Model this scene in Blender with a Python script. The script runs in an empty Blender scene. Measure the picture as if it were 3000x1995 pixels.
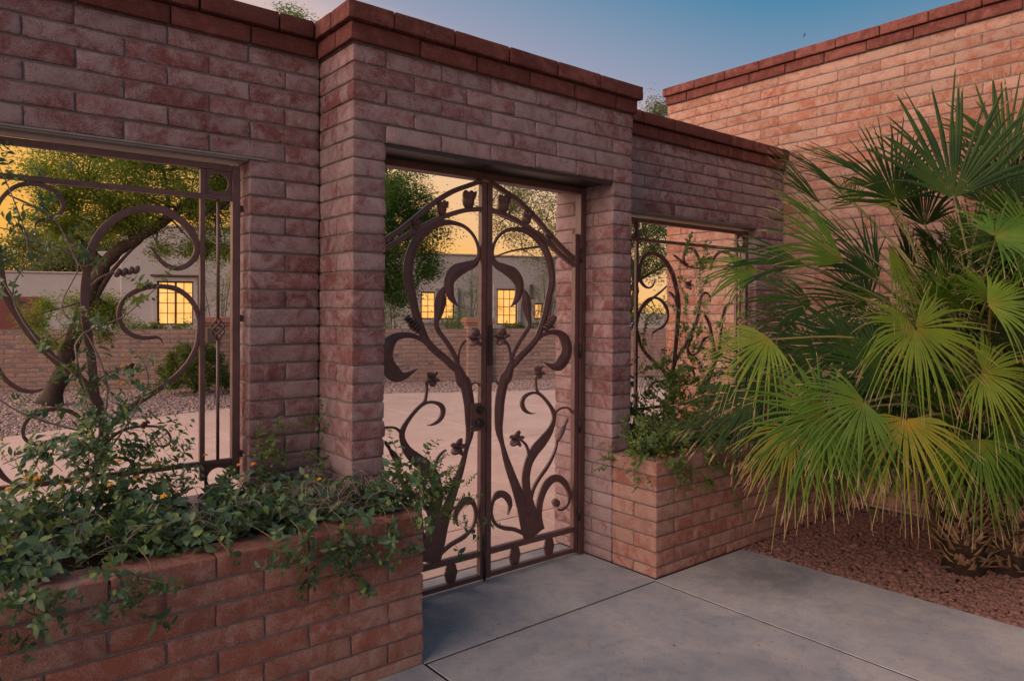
import bpy, bmesh, math, random
import numpy as np
from mathutils import Vector, Matrix, noise

random.seed(7); rng = np.random.default_rng(7)
S = bpy.context.scene
COL = S.collection
R = math.radians

# ------------------------------------------------------------------ camera
CAM = Vector((-1.9548, -3.5065, 1.7994))
cd = bpy.data.cameras.new('camera'); cam = bpy.data.objects.new('camera', cd); COL.objects.link(cam)
yaw, pit, rol = .6829, -.0084, .0056
fw = Vector((math.sin(yaw)*math.cos(pit), math.cos(yaw)*math.cos(pit), math.sin(pit)))
rt = Vector((math.cos(yaw), -math.sin(yaw), 0)); up = rt.cross(fw)
r2 = rt*math.cos(rol) + up*math.sin(rol); u2 = up*math.cos(rol) - rt*math.sin(rol)
cam.matrix_world = Matrix.Translation(CAM) @ Matrix((r2, u2, -fw)).transposed().to_4x4()
cd.sensor_fit = 'HORIZONTAL'; cd.sensor_width = 36
cd.lens = 36*2099.64/3000
cd.shift_y = -71.9/3000
cd.clip_start = .05; cd.clip_end = 2000
S.camera = cam

# ------------------------------------------------------------------ sky and sun (dusk, the sun low behind the wall, to the left)
SUN_AZ, SUN_EL = R(-76), R(23)          # azimuth from +y, clockwise
w = bpy.data.worlds.new('World'); S.world = w; w.use_nodes = True
nt = w.node_tree; nt.nodes.clear()
def N(tree, typ, **kw):
    n = tree.nodes.new(typ)
    for k, v in kw.items():
        if k.startswith('i_'):
            n.inputs[k[2:].replace('_', ' ')].default_value = v
        else: setattr(n, k, v)
    return n
wo = N(nt, 'ShaderNodeOutputWorld'); bg = N(nt, 'ShaderNodeBackground')
nt.links.new(bg.outputs[0], wo.inputs[0])
sky = N(nt, 'ShaderNodeTexSky', sky_type='NISHITA', sun_disc=False, sun_elevation=R(3), sun_rotation=SUN_AZ,
        altitude=800, air_density=1.2, dust_density=2.5, ozone_density=2.0)
# afterglow: colour runs from orange at the sunset horizon over pink to dusk blue, by height and by angle from the sunset
geo = N(nt, 'ShaderNodeTexCoord'); sep = N(nt, 'ShaderNodeSeparateXYZ'); nt.links.new(geo.outputs['Generated'], sep.inputs[0])
dotn = N(nt, 'ShaderNodeVectorMath', operation='DOT_PRODUCT'); nt.links.new(geo.outputs['Generated'], dotn.inputs[0])
dotn.inputs[1].default_value = (math.sin(R(-40)), math.cos(R(-40)), 0)
mc = N(nt, 'ShaderNodeMath', operation='SMOOTH_MAX'); nt.links.new(dotn.outputs['Value'], mc.inputs[0]); mc.inputs[1].default_value = -.15; mc.inputs[2].default_value = .1
m1 = N(nt, 'ShaderNodeMath', operation='MULTIPLY_ADD'); nt.links.new(mc.outputs[0], m1.inputs[0]); m1.inputs[1].default_value = -.3; nt.links.new(sep.outputs[2], m1.inputs[2])
m2 = N(nt, 'ShaderNodeMath', operation='MULTIPLY_ADD'); nt.links.new(m1.outputs[0], m2.inputs[0]); m2.inputs[1].default_value = 1/1.6; m2.inputs[2].default_value = .3/1.6
rp = N(nt, 'ShaderNodeValToRGB'); nt.links.new(m2.outputs[0], rp.inputs[0])
SKY = [(-.3, (.82, .38, .06)), (-.06, (.82, .41, .08)), (0, (.82, .44, .13)), (.03, (.80, .45, .19)), (.085, (.77, .48, .26)), (.17, (.68, .49, .40)), (.25, (.52, .40, .40)),
       (.29, (.265, .29, .39)), (.42, (.058, .20, .33)), (.6, (.042, .155, .275)), (1.3, (.028, .10, .20))]
els = rp.color_ramp.elements
while len(els) < len(SKY): els.new(.5)
for e, (p, col) in zip(els, SKY): e.position = (p+.3)/1.6; e.color = (*col, 1)
rp.color_ramp.interpolation = 'LINEAR'
mxs = N(nt, 'ShaderNodeMix', data_type='RGBA', blend_type='MIX')
ins = [i for i in mxs.inputs if i.enabled]; ins[0].default_value = .94
scl = N(nt, 'ShaderNodeVectorMath', operation='SCALE'); nt.links.new(sky.outputs[0], scl.inputs[0]); scl.inputs['Scale'].default_value = .10
nt.links.new(scl.outputs[0], ins[1]); nt.links.new(rp.outputs[0], ins[2])
nt.links.new([o for o in mxs.outputs if o.enabled][0], bg.inputs[0]); bg.inputs[1].default_value = .92

ld = bpy.data.lights.new('sun', 'SUN'); sun = bpy.data.objects.new('sun', ld); COL.objects.link(sun)
ld.energy = 5.0; ld.angle = R(94); ld.color = (1.0, .69, .56)
sv = Vector((math.sin(SUN_AZ)*math.cos(SUN_EL), math.cos(SUN_AZ)*math.cos(SUN_EL), math.sin(SUN_EL)))
sun.rotation_euler = sv.to_track_quat('Z', 'Y').to_euler(); sun.location = sv*30

vs = S.view_settings
vs.view_transform = 'Standard'; vs.look = 'None'; vs.gamma = 1; vs.use_curve_mapping = False
vs.exposure = 0.42

# ------------------------------------------------------------------ measures
c = .1016; u = .2032; P0 = .0732; W = 1.8227; D = 2*u          # course, half block, bottom course, gate opening, recess
def zc(k): return P0 + k*c

# ---- wrought iron centre lines (x, z, width in metres) and palm fronds (hub, midrib, normal, radius, half spread, kind)
GATE = {
'main':[(1.353,0.215,0.189),(1.302,0.343,0.171),(1.239,0.46,0.103),(1.176,0.597,0.071),(1.121,0.72,0.058),(1.087,0.808,0.045),(1.06,0.894,0.036),(1.033,0.99,0.059),(1.033,1.093,0.076),(1.041,1.196,0.082),(1.07,1.318,0.086),(1.097,1.341,0.089),(1.13,1.412,0.065),(1.167,1.434,0.05),(1.224,1.482,0.05),(1.307,1.543,0.049),(1.37,1.606,0.049),(1.412,1.691,0.051),(1.448,1.778,0.055),(1.476,1.886,0.061),(1.505,1.996,0.066),(1.496,2.105,0.066),(1.452,2.211,0.064),(1.379,2.293,0.059),(1.287,2.34,0.047),(1.184,2.354,0.031),(1.083,2.336,0.023),(1.011,2.284,0.021),(0.973,2.215,0.022),(0.97,2.154,0.028),(1.0,2.104,0.048),(1.072,2.077,0.068),(1.152,2.043,0.091),(1.2,1.987,0.081),(1.2,1.924,0.067),(1.18,1.872,0.046),(1.147,1.835,0.018),(1.127,1.819,0.005)],
'inner':[(1.123,1.413,0.035),(1.143,1.474,0.033),(1.169,1.526,0.033),(1.223,1.598,0.032),(1.278,1.661,0.034),(1.299,1.713,0.035),(1.28,1.777,0.063),(1.27,1.841,0.087),(1.26,1.894,0.066),(1.244,1.931,0.025),(1.234,1.951,0.007)],
'fstem1':[(1.127,1.444,0.021),(1.126,1.506,0.02),(1.109,1.559,0.018),(1.068,1.601,0.015)],
'curl0':[(1.035,1.252,0.018),(1.027,1.299,0.018),(1.001,1.319,0.012),(0.97,1.315,0.009),(0.957,1.296,0.005)],
'rleaf':[(1.335,1.569,0.025),(1.377,1.595,0.027),(1.435,1.626,0.029),(1.508,1.641,0.035),(1.582,1.632,0.049),(1.635,1.589,0.086),(1.659,1.527,0.101),(1.64,1.456,0.104),(1.587,1.405,0.092),(1.532,1.392,0.049),(1.48,1.409,0.022),(1.436,1.431,0.005)],
'budstem1':[(1.37,1.584,0.016),(1.399,1.627,0.017),(1.427,1.664,0.016)],
'stemB':[(1.359,0.246,0.127),(1.337,0.369,0.083),(1.294,0.504,0.068),(1.276,0.625,0.07),(1.299,0.728,0.074),(1.355,0.807,0.084),(1.426,0.863,0.081),(1.499,0.932,0.058),(1.535,1.005,0.037),(1.535,1.06,0.036),(1.497,1.118,0.026),(1.438,1.177,0.022),(1.383,1.219,0.021),(1.366,1.268,0.017),(1.362,1.322,0.017),(1.369,1.349,0.014)],
'curlB':[(1.402,1.201,0.016),(1.359,1.217,0.017),(1.31,1.215,0.02),(1.261,1.195,0.029),(1.24,1.16,0.035),(1.25,1.119,0.032),(1.282,1.089,0.022),(1.325,1.074,0.01),(1.356,1.073,0.003)],
'rcurl':[(1.542,1.037,0.017),(1.56,1.063,0.017),(1.594,1.083,0.015),(1.647,1.089,0.013),(1.693,1.075,0.014),(1.717,1.044,0.015)],
'fstem2':[(1.299,0.76,0.02),(1.299,0.808,0.019),(1.281,0.853,0.017),(1.249,0.885,0.014),(1.215,0.903,0.01)],
'stemC':[(1.327,0.446,0.032),(1.332,0.498,0.029),(1.357,0.554,0.029),(1.407,0.611,0.027),(1.469,0.668,0.027),(1.515,0.722,0.025),(1.552,0.783,0.021),(1.574,0.847,0.018)],
'stemD':[(1.41,0.237,0.087),(1.402,0.325,0.053),(1.404,0.4,0.056),(1.422,0.473,0.062),(1.465,0.543,0.065),(1.531,0.582,0.058),(1.598,0.576,0.05),(1.66,0.528,0.046),(1.696,0.463,0.033),(1.696,0.407,0.029),(1.669,0.361,0.021),(1.616,0.345,0.014),(1.578,0.362,0.013)],
'lcurl':[(1.275,0.236,0.031),(1.178,0.286,0.028),(1.084,0.314,0.028),(1.015,0.353,0.022),(0.981,0.411,0.022),(0.976,0.463,0.024),(0.991,0.517,0.029),(1.026,0.547,0.049),(1.076,0.547,0.046),(1.12,0.511,0.047),(1.139,0.466,0.034),(1.13,0.426,0.017),(1.117,0.397,0.004)],
'arch_outer':[(0.951,2.641,0.025),(1.042,2.61,0.025),(1.189,2.548,0.027),(1.342,2.451,0.028),(1.472,2.348,0.031),(1.592,2.258,0.031),(1.723,2.172,0.03)],
'arch_inner':[(0.952,2.458,0.023),(1.082,2.442,0.025),(1.217,2.398,0.026),(1.343,2.344,0.027),(1.473,2.275,0.028),(1.592,2.199,0.03),(1.723,2.128,0.03)],
}
LEFT = {
'main_left':[(-1.323,1.001,0.035),(-1.301,1.095,0.042),(-1.289,1.19,0.041),(-1.296,1.268,0.04),(-1.315,1.34,0.043),(-1.346,1.397,0.04),(-1.384,1.447,0.038),(-1.439,1.503,0.037),(-1.492,1.552,0.035),(-1.549,1.622,0.035),(-1.6,1.69,0.033),(-1.645,1.775,0.033),(-1.675,1.833,0.034),(-1.692,1.892,0.032),(-1.7,1.946,0.031),(-1.709,2.017,0.03),(-1.723,2.087,0.027),(-1.733,2.157,0.024),(-1.725,2.223,0.022),(-1.704,2.281,0.018),(-1.674,2.326,0.019),(-1.64,2.356,0.02),(-1.595,2.373,0.022),(-1.549,2.372,0.023),(-1.502,2.353,0.025),(-1.468,2.319,0.024),(-1.457,2.283,0.021),(-1.471,2.246,0.019),(-1.502,2.221,0.018),(-1.539,2.209,0.016),(-1.562,2.2,0.012),(-1.57,2.182,0.007),(-1.567,2.161,0.002)],
'loop_big':[(-1.315,1.327,0.033),(-1.328,1.405,0.038),(-1.334,1.469,0.039),(-1.341,1.546,0.04),(-1.351,1.623,0.039),(-1.361,1.719,0.039),(-1.367,1.78,0.04),(-1.369,1.843,0.04),(-1.367,1.907,0.04),(-1.36,1.977,0.038),(-1.346,2.06,0.039),(-1.324,2.125,0.038),(-1.29,2.185,0.038),(-1.245,2.234,0.037),(-1.192,2.272,0.036),(-1.133,2.296,0.035),(-1.061,2.306,0.037),(-0.999,2.296,0.039),(-0.936,2.259,0.037),(-0.89,2.214,0.038),(-0.859,2.155,0.034),(-0.854,2.1,0.031),(-0.877,2.049,0.029),(-0.916,2.016,0.027),(-0.961,2.006,0.026),(-1.005,2.021,0.023),(-1.042,2.056,0.018),(-1.065,2.095,0.013),(-1.082,2.107,0.006),(-1.096,2.106,0.003)],
'loop_right':[(-1.289,1.138,0.025),(-1.255,1.216,0.028),(-1.209,1.265,0.029),(-1.156,1.308,0.03),(-1.096,1.345,0.028),(-1.023,1.392,0.027),(-0.953,1.446,0.027),(-0.896,1.512,0.025),(-0.857,1.59,0.025),(-0.842,1.666,0.025),(-0.84,1.728,0.025),(-0.847,1.764,0.023),(-0.865,1.813,0.024),(-0.903,1.864,0.026),(-0.96,1.9,0.027),(-1.029,1.91,0.024),(-1.097,1.903,0.025),(-1.157,1.876,0.025),(-1.198,1.838,0.023),(-1.218,1.794,0.022),(-1.22,1.748,0.022),(-1.204,1.702,0.023),(-1.168,1.666,0.023),(-1.121,1.648,0.021),(-1.078,1.647,0.019),(-1.048,1.649,0.014),(-1.026,1.633,0.008),(-1.018,1.606,0.002)],
'curl_ll':[(-1.329,1.085,0.016),(-1.337,1.15,0.018),(-1.35,1.206,0.017),(-1.373,1.244,0.018),(-1.406,1.284,0.019),(-1.449,1.308,0.018),(-1.502,1.317,0.019),(-1.554,1.308,0.019),(-1.595,1.282,0.017),(-1.616,1.242,0.017),(-1.614,1.199,0.015),(-1.591,1.17,0.018),(-1.554,1.159,0.017),(-1.513,1.167,0.015),(-1.476,1.178,0.014),(-1.444,1.18,0.011),(-1.422,1.166,0.007),(-1.411,1.146,0.001)],
'curl_lr':[(-1.295,1.094,0.018),(-1.261,1.148,0.016),(-1.215,1.182,0.014),(-1.168,1.196,0.014),(-1.108,1.198,0.012),(-1.047,1.189,0.011),(-1.004,1.167,0.011),(-0.983,1.131,0.011),(-0.986,1.101,0.01),(-1.01,1.085,0.011),(-1.038,1.091,0.008),(-1.056,1.116,0.006),(-1.07,1.133,0.004),(-1.081,1.135,0.002)],
'loop_lm':[(-1.733,1.603,0.016),(-1.723,1.555,0.017),(-1.704,1.507,0.017),(-1.684,1.47,0.019),(-1.655,1.438,0.02),(-1.615,1.413,0.019),(-1.575,1.407,0.016),(-1.539,1.416,0.009)],
'budstem':[(-1.346,1.901,0.008),(-1.31,1.939,0.009),(-1.267,1.966,0.009),(-1.239,1.978,0.007)],
'branch_in':[(-1.374,1.97,0.009),(-1.39,2.02,0.009),(-1.417,2.056,0.009),(-1.449,2.074,0.008)],
'fstem':[(-1.315,1.443,0.009),(-1.284,1.467,0.008),(-1.244,1.491,0.007),(-1.209,1.499,0.008)],
'curl_bl':[(-1.723,1.086,0.02),(-1.704,1.042,0.025),(-1.685,1.015,0.021),(-1.66,0.99,0.011)],
}
RIGHT = {
'loop1':[(3.14,0.969,0.047),(3.128,1.138,0.051),(3.131,1.245,0.053),(3.147,1.352,0.053),(3.166,1.473,0.055),(3.192,1.675,0.06),(3.205,1.837,0.06),(3.182,1.972,0.055),(3.121,2.118,0.053),(3.031,2.221,0.048),(2.928,2.278,0.038),(2.807,2.289,0.028),(2.729,2.252,0.035),(2.683,2.167,0.039),(2.684,2.077,0.037),(2.732,2.017,0.027),(2.801,1.993,0.015),(2.86,2.018,0.014),(2.886,2.071,0.008)],
'stem2':[(3.147,1.298,0.037),(3.189,1.378,0.04),(3.274,1.456,0.04),(3.361,1.55,0.042),(3.449,1.673,0.043),(3.493,1.77,0.04),(3.519,1.895,0.036),(3.564,1.956,0.027),(3.629,1.964,0.019),(3.669,1.925,0.021),(3.677,1.883,0.009)],
's_curve':[(3.432,1.576,0.011),(3.37,1.515,0.03),(3.34,1.454,0.035),(3.381,1.407,0.026),(3.464,1.402,0.028),(3.52,1.463,0.035),(3.569,1.531,0.033),(3.646,1.558,0.022),(3.71,1.524,0.035),(3.747,1.442,0.038),(3.755,1.342,0.034)],
'stem3':[(3.549,0.992,0.045),(3.64,1.127,0.046),(3.727,1.271,0.042),(3.802,1.404,0.043),(3.837,1.554,0.043),(3.859,1.698,0.038),(3.899,1.813,0.037),(3.972,1.868,0.023),(4.042,1.873,0.009)],
'stem4':[(3.742,1.442,0.033),(3.709,1.557,0.037),(3.668,1.671,0.036),(3.613,1.742,0.029),(3.585,1.763,0.016)],
'loop_mid':[(2.649,1.648,0.027),(2.667,1.744,0.03),(2.708,1.821,0.029),(2.792,1.889,0.025),(2.892,1.911,0.02),(2.994,1.875,0.028),(3.057,1.796,0.032),(3.048,1.716,0.028),(2.986,1.657,0.024),(2.905,1.631,0.016),(2.855,1.603,0.015),(2.839,1.567,0.006)],
'left_low':[(2.662,1.628,0.026),(2.698,1.525,0.03),(2.777,1.432,0.031),(2.918,1.335,0.03),(3.022,1.264,0.033),(3.102,1.153,0.036),(3.124,1.071,0.033)],
'inner_up':[(3.194,1.81,0.029),(3.172,1.891,0.029),(3.118,1.944,0.022),(3.066,1.967,0.013)],
'curl_r':[(3.166,1.122,0.021),(3.18,1.216,0.025),(3.233,1.281,0.022),(3.331,1.304,0.017),(3.42,1.265,0.022),(3.444,1.201,0.023),(3.4,1.142,0.017),(3.344,1.127,0.008),(3.311,1.147,0.004)],
'curl_l':[(3.129,1.03,0.025),(3.107,1.092,0.024),(3.065,1.142,0.02),(2.961,1.188,0.016),(2.87,1.178,0.02),(2.82,1.141,0.021),(2.831,1.091,0.014),(2.881,1.085,0.009),(2.904,1.126,0.005)],
'curl_u':[(3.568,2.176,0.027),(3.528,2.23,0.026),(3.475,2.311,0.026),(3.418,2.359,0.021),(3.333,2.358,0.018),(3.279,2.301,0.025),(3.291,2.233,0.021),(3.353,2.216,0.009)],
'curl_u2':[(3.591,2.191,0.016),(3.443,2.189,0.014),(3.309,2.207,0.016),(3.221,2.254,0.018),(3.135,2.293,0.011)],
'curl_u3':[(3.673,2.18,0.028),(3.7,2.252,0.027),(3.79,2.338,0.025),(3.911,2.363,0.022),(4.024,2.318,0.027),(4.062,2.254,0.014)],
'low_r':[(3.441,1.396,0.015),(3.51,1.337,0.021),(3.568,1.251,0.027),(3.604,1.15,0.027),(3.594,1.081,0.023)],
}
FRONDS = [
 (3.49, -1.22, 2.61, -0.13, 0.11, 0.98, -0.49, -0.87, 0.03, 0.68, 90, 0),
 (3.48, -1.6, 2.58, 0.03, -0.02, 1.0, -0.81, -0.59, 0.01, 0.94, 66, 0),
 (4.38, -1.68, 2.72, 0.15, -0.35, 0.93, -0.88, -0.48, -0.04, 0.65, 100, 0),
 (4.61, -1.48, 2.8, -0.15, 0.35, 0.93, -0.21, -0.93, 0.31, 0.66, 60, 0),
 (3.62, -0.94, 2.86, -0.7, 0.57, 0.42, -0.15, -0.7, 0.69, 0.63, 22, 0),
 (3.39, -0.88, 2.71, -0.62, 0.5, 0.6, -0.05, -0.79, 0.61, 0.65, 20, 0),
 (3.2, -0.86, 2.4, -0.59, 0.48, 0.64, 0.05, -0.78, 0.63, 0.64, 16, 1),
 (3.14, -1.07, 2.29, -0.59, 0.48, 0.64, -0.02, -0.81, 0.59, 0.74, 14, 1),
 (2.7, -1.23, 2.13, -0.77, 0.4, 0.49, -0.19, -0.88, 0.43, 0.71, 48, 1),
 (2.71, -0.98, 2.11, -0.81, 0.55, 0.21, -0.28, -0.68, 0.68, 0.74, 30, 0),
 (2.35, -0.82, 2.08, -0.78, 0.63, -0.03, -0.5, -0.58, 0.64, 0.49, 50, 1),
 (2.23, -0.98, 1.63, -0.74, 0.37, -0.56, -0.68, -0.42, 0.6, 0.49, 80, 2),
 (3.64, -0.83, 2.64, -0.27, 0.22, 0.94, -0.34, -0.93, 0.12, 0.32, 85, 2),
 (3.77, -1.06, 2.59, 0.27, -0.22, 0.94, -0.91, -0.38, 0.17, 0.27, 85, 2),
 (2.74, -1.66, 1.7, 0.03, -0.36, -0.93, -0.59, -0.76, 0.27, 0.51, 150, 2),
 (2.59, -1.67, 1.16, -0.23, -0.15, -0.96, -0.72, -0.64, 0.27, 0.5, 98, 3),
 (2.22, -1.36, 1.18, -0.83, 0.45, -0.34, -0.55, -0.78, 0.3, 0.6, 110, 1),
 (2.35, -1.53, 1.27, -0.74, 0.37, -0.56, -0.63, -0.68, 0.37, 0.49, 95, 1),
 (2.94, -1.95, 1.04, -0.11, -0.13, -0.98, -0.48, -0.86, 0.17, 0.51, 85, 1),
 (3.07, -1.92, 1.43, 0.61, -0.72, -0.34, -0.57, -0.69, 0.45, 0.45, 120, 2),
 (3.21, -1.91, 1.88, -0.59, 0.48, 0.64, -0.16, -0.85, 0.49, 0.35, 60, 2),
 (2.97, -1.97, 1.85, 0.58, -0.81, 0.08, -0.66, -0.41, 0.62, 0.44, 75, 2),
 (3.24, -1.92, 2.28, 0.63, -0.73, 0.25, -0.6, -0.24, 0.77, 0.46, 110, 1),
 (2.24, -0.87, 1.25, -0.69, 0.45, -0.57, -0.72, -0.53, 0.45, 0.54, 60, 0),
 (2.26, -1.14, 1.07, -0.44, 0.25, -0.86, -0.79, -0.57, 0.24, 0.46, 75, 3),
 (2.61, -1.3, 1.06, -0.11, 0.09, -0.99, -0.86, -0.52, 0.05, 0.45, 75, 1),
 (3.11, -1.71, 0.99, 0.39, -0.32, -0.87, -0.36, -0.92, 0.17, 0.47, 90, 1),
 (3.3, -1.99, 1.15, 0.15, -0.23, -0.96, -0.35, -0.92, 0.17, 0.55, 75, 1),
 (2.89, -1.39, 1.45, -0.73, 0.59, 0.34, -0.41, -0.78, 0.47, 0.6, 95, 0),
 (2.94, -1.17, 1.59, -0.76, 0.62, 0.17, -0.44, -0.7, 0.56, 0.65, 75, 0),
 (2.72, -1.5, 2.23, 0.09, -0.3, -0.95, -0.02, -0.96, 0.29, 0.52, 32, 2),
 (3.81, -1.88, 2.04, -0.67, 0.55, 0.5, -0.35, -0.83, 0.43, 0.5, 85, 0),
 (3.72, -1.93, 1.57, -0.39, 0.32, 0.87, -0.29, -0.93, 0.21, 0.64, 95, 0),
 (3.6, -1.58, 1.4, -0.13, 0.11, 0.98, -0.33, -0.94, 0.06, 0.61, 115, 0),
 (3.52, -1.39, 1.24, 0.39, -0.32, 0.87, -0.82, -0.54, 0.17, 0.62, 125, 0),
 (3.54, -1.01, 1.86, -0.55, 0.67, 0.49, -0.51, -0.74, 0.44, 0.65, 85, 0),
 (3.04, -0.87, 1.48, -0.71, 0.69, -0.17, -0.69, -0.6, 0.4, 0.63, 85, 0),
 (3.88, -1.42, 1.67, 0.55, -0.45, 0.71, -0.78, -0.58, 0.24, 0.64, 125, 0),
 (3.46, -1.99, 0.91, 0.39, -0.32, -0.87, -0.36, -0.92, 0.17, 0.46, 85, 1),
 (3.25, -1.3, 1.25, -0.39, 0.32, -0.87, -0.82, -0.54, 0.17, 0.61, 125, 0),
 (2.66, -0.82, 1.31, -0.76, 0.62, -0.17, -0.63, -0.66, 0.42, 0.58, 85, 0),
 (3.21, -0.74, 1.86, -0.71, 0.69, 0.17, -0.45, -0.62, 0.64, 0.62, 60, 0),
 (4.26, -1.47, 2.26, 0.39, -0.32, 0.87, -0.88, -0.4, 0.25, 0.6, 80, 0),
 (4.0, -1.13, 2.13, -0.13, 0.11, 0.98, 0.01, -0.99, 0.11, 0.51, 60, 0),
 (3.11, -1.19, 1.04, -0.5, 0.41, -0.77, -0.76, -0.62, 0.17, 0.52, 110, 0),
 (3.43, -1.45, 0.95, 0.0, -0.0, -1.0, -0.41, -0.91, 0.0, 0.52, 110, 0),
 (4.02, -1.67, 1.04, 0.59, -0.48, -0.64, -0.48, -0.85, 0.2, 0.69, 120, 0),
 (2.75, -1.03, 0.96, -0.55, 0.45, -0.71, -0.78, -0.58, 0.24, 0.56, 95, 0),
 (4.12, -2.0, 1.86, 0.73, -0.59, 0.34, -0.68, -0.61, 0.4, 0.67, 110, 0),
 (3.9, -2.08, 1.28, 0.67, -0.66, -0.34, -0.56, -0.75, 0.35, 0.64, 110, 1),
 (4.41, -1.97, 2.56, 0.39, -0.32, 0.87, -0.82, -0.54, 0.17, 0.76, 80, 0),
 (4.23, -1.7, 2.92, 0.07, -0.05, 1.0, -0.86, -0.51, 0.03, 0.74, 70, 0),
 (3.98, -1.62, 2.59, 0.33, -0.38, 0.86, -0.88, -0.44, 0.14, 0.6, 90, 0),
 (3.94, -1.85, 2.41, -0.27, 0.22, 0.94, -0.34, -0.93, 0.12, 0.58, 100, 0),
 (3.78, -1.98, 2.27, -0.78, 0.52, 0.34, -0.4, -0.84, 0.37, 0.58, 90, 1),
 (3.87, -1.27, 2.45, -0.07, 0.05, 1.0, -0.25, -0.97, 0.04, 0.69, 70, 0),
 (3.35, -0.73, 2.62, -0.55, 0.45, 0.71, -0.13, -0.88, 0.45, 0.6, 24, 0),
 (3.28, -1.19, 2.04, -0.5, 0.41, 0.77, -0.25, -0.91, 0.32, 0.68, 60, 0)
]
# ------------------------------------------------------------------ materials
MATS = {}
def newmat(name):
    m = bpy.data.materials.new(name); m.use_nodes = True
    t = m.node_tree; t.nodes.clear()
    out = N(t, 'ShaderNodeOutputMaterial'); b = N(t, 'ShaderNodeBsdfPrincipled')
    t.links.new(b.outputs[0], out.inputs[0])
    MATS[name] = m
    return m, t, b, out
def ramp(t, fac, stops):
    r = N(t, 'ShaderNodeValToRGB'); e = r.color_ramp.elements
    while len(e) < len(stops): e.new(.5)
    for el, (p, col) in zip(e, stops):
        el.position = p; el.color = (*col, 1) if len(col) == 3 else col
    t.links.new(fac, r.inputs[0]); return r.outputs[0]
def noise_tex(t, vec, scale, detail=4, rough=.55, dist=0.):
    n = N(t, 'ShaderNodeTexNoise'); n.inputs['Scale'].default_value = scale
    n.inputs['Detail'].default_value = detail; n.inputs['Roughness'].default_value = rough; n.inputs['Distortion'].default_value = dist
    if vec is not None: t.links.new(vec, n.inputs['Vector'])
    return n.outputs['Fac']
def mixc(t, fac, a, b, mode='MIX'):
    m = N(t, 'ShaderNodeMix', data_type='RGBA', blend_type=mode)
    for sock, v in ((m.inputs['Factor'], fac), (m.inputs['A'], a), (m.inputs['B'], b)):
        if sock.type == 'VALUE' and sock.name != 'Factor': continue
    ins = [i for i in m.inputs if i.enabled]
    for sock, v in zip(ins, (fac, a, b)):
        if hasattr(v, 'links'): t.links.new(v, sock)
        elif isinstance(v, (int, float)): sock.default_value = v
        else: sock.default_value = (*v, 1)
    return [o for o in m.outputs if o.enabled][0]
def math_n(t, op, a, b=0.):
    n = N(t, 'ShaderNodeMath', operation=op)
    for s, v in zip(n.inputs, (a, b)):
        if hasattr(v, 'links'): t.links.new(v, s)
        else: s.default_value = v
    return n.outputs[0]
def geo_pos(t): return N(t, 'ShaderNodeNewGeometry').outputs['Position']
def bump(t, b, h, strength=.5, dist=.01):
    n = N(t, 'ShaderNodeBump'); n.inputs['Strength'].default_value = strength; n.inputs['Distance'].default_value = dist
    t.links.new(h, n.inputs['Height']); t.links.new(n.outputs[0], b.inputs['Normal'])

def brick_mat(name, pale, red, bias, dark=.55, gain=1.5):
    m, t, b, o = newmat(name)
    rnd = N(t, 'ShaderNodeObjectInfo').outputs['Random']
    pos = geo_pos(t)
    off = N(t, 'ShaderNodeVectorMath', operation='ADD')
    cmb = N(t, 'ShaderNodeCombineXYZ')
    t.links.new(math_n(t, 'MULTIPLY', rnd, 37.), cmb.inputs[0]); t.links.new(math_n(t, 'MULTIPLY', rnd, 91.), cmb.inputs[2])
    t.links.new(pos, off.inputs[0]); t.links.new(cmb.outputs[0], off.inputs[1])
    v = off.outputs[0]
    big = noise_tex(t, v, 9., 3, .6, .9)
    fine = noise_tex(t, v, 210., 3, .75)
    mid = noise_tex(t, v, 30., 4, .7)
    wall = noise_tex(t, pos, .9, 2, .5)
    f = math_n(t, 'ADD', math_n(t, 'MULTIPLY', big, 1.9), math_n(t, 'MULTIPLY', fine, 2.1))
    f = math_n(t, 'ADD', f, math_n(t, 'MULTIPLY', mid, .6))
    f = math_n(t, 'ADD', f, math_n(t, 'MULTIPLY', wall, 1.1))
    f = math_n(t, 'ADD', f, math_n(t, 'MULTIPLY', rnd, .30))
    f = math_n(t, 'SUBTRACT', f, 3.0 + bias)
    film = ramp(t, math_n(t, 'ADD', math_n(t, 'MULTIPLY', f, gain), .5), [(0, (0, 0, 0)), (1, (1, 1, 1))])
    hue = mixc(t, math_n(t, 'MULTIPLY', math_n(t, 'FRACT', math_n(t, 'MULTIPLY', rnd, 13.7)), .55), red, [x*dark for x in red])
    col = mixc(t, film, hue, pale)
    spk = ramp(t, noise_tex(t, v, 420., 2, .6), [(.33, (.42, .38, .38)), (.47, (1, 1, 1))])
    col = mixc(t, .75, col, spk, 'MULTIPLY')
    val = math_n(t, 'ADD', math_n(t, 'MULTIPLY', math_n(t, 'FRACT', math_n(t, 'MULTIPLY', rnd, 7.3)), .22), .89)
    hsv = N(t, 'ShaderNodeHueSaturation'); t.links.new(col, hsv.inputs['Color']); t.links.new(val, hsv.inputs['Value'])
    t.links.new(hsv.outputs[0], b.inputs['Base Color'])
    b.inputs['Roughness'].default_value = .93; b.inputs['Specular IOR Level'].default_value = .2
    h = math_n(t, 'ADD', math_n(t, 'MULTIPLY', fine, .8), math_n(t, 'MULTIPLY', mid, 1.2))
    h = math_n(t, 'ADD', h, math_n(t, 'MULTIPLY', noise_tex(t, v, 300., 2, .6), .5))
    bump(t, b, h, 1., .019)
    return m
brick_mat('block_wall', (.49, .37, .378), (.30, .112, .108), -.12, .7, 1.5)
brick_mat('block_planter', (.58, .37, .31), (.43, .165, .12), .02, .75, 1.5)
brick_mat('block_house', (.54, .36, .29), (.44, .185, .12), -.05, .85, 2.)
brick_mat('block_far', (.47, .33, .275), (.40, .24, .19), -.1, .9)
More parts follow.
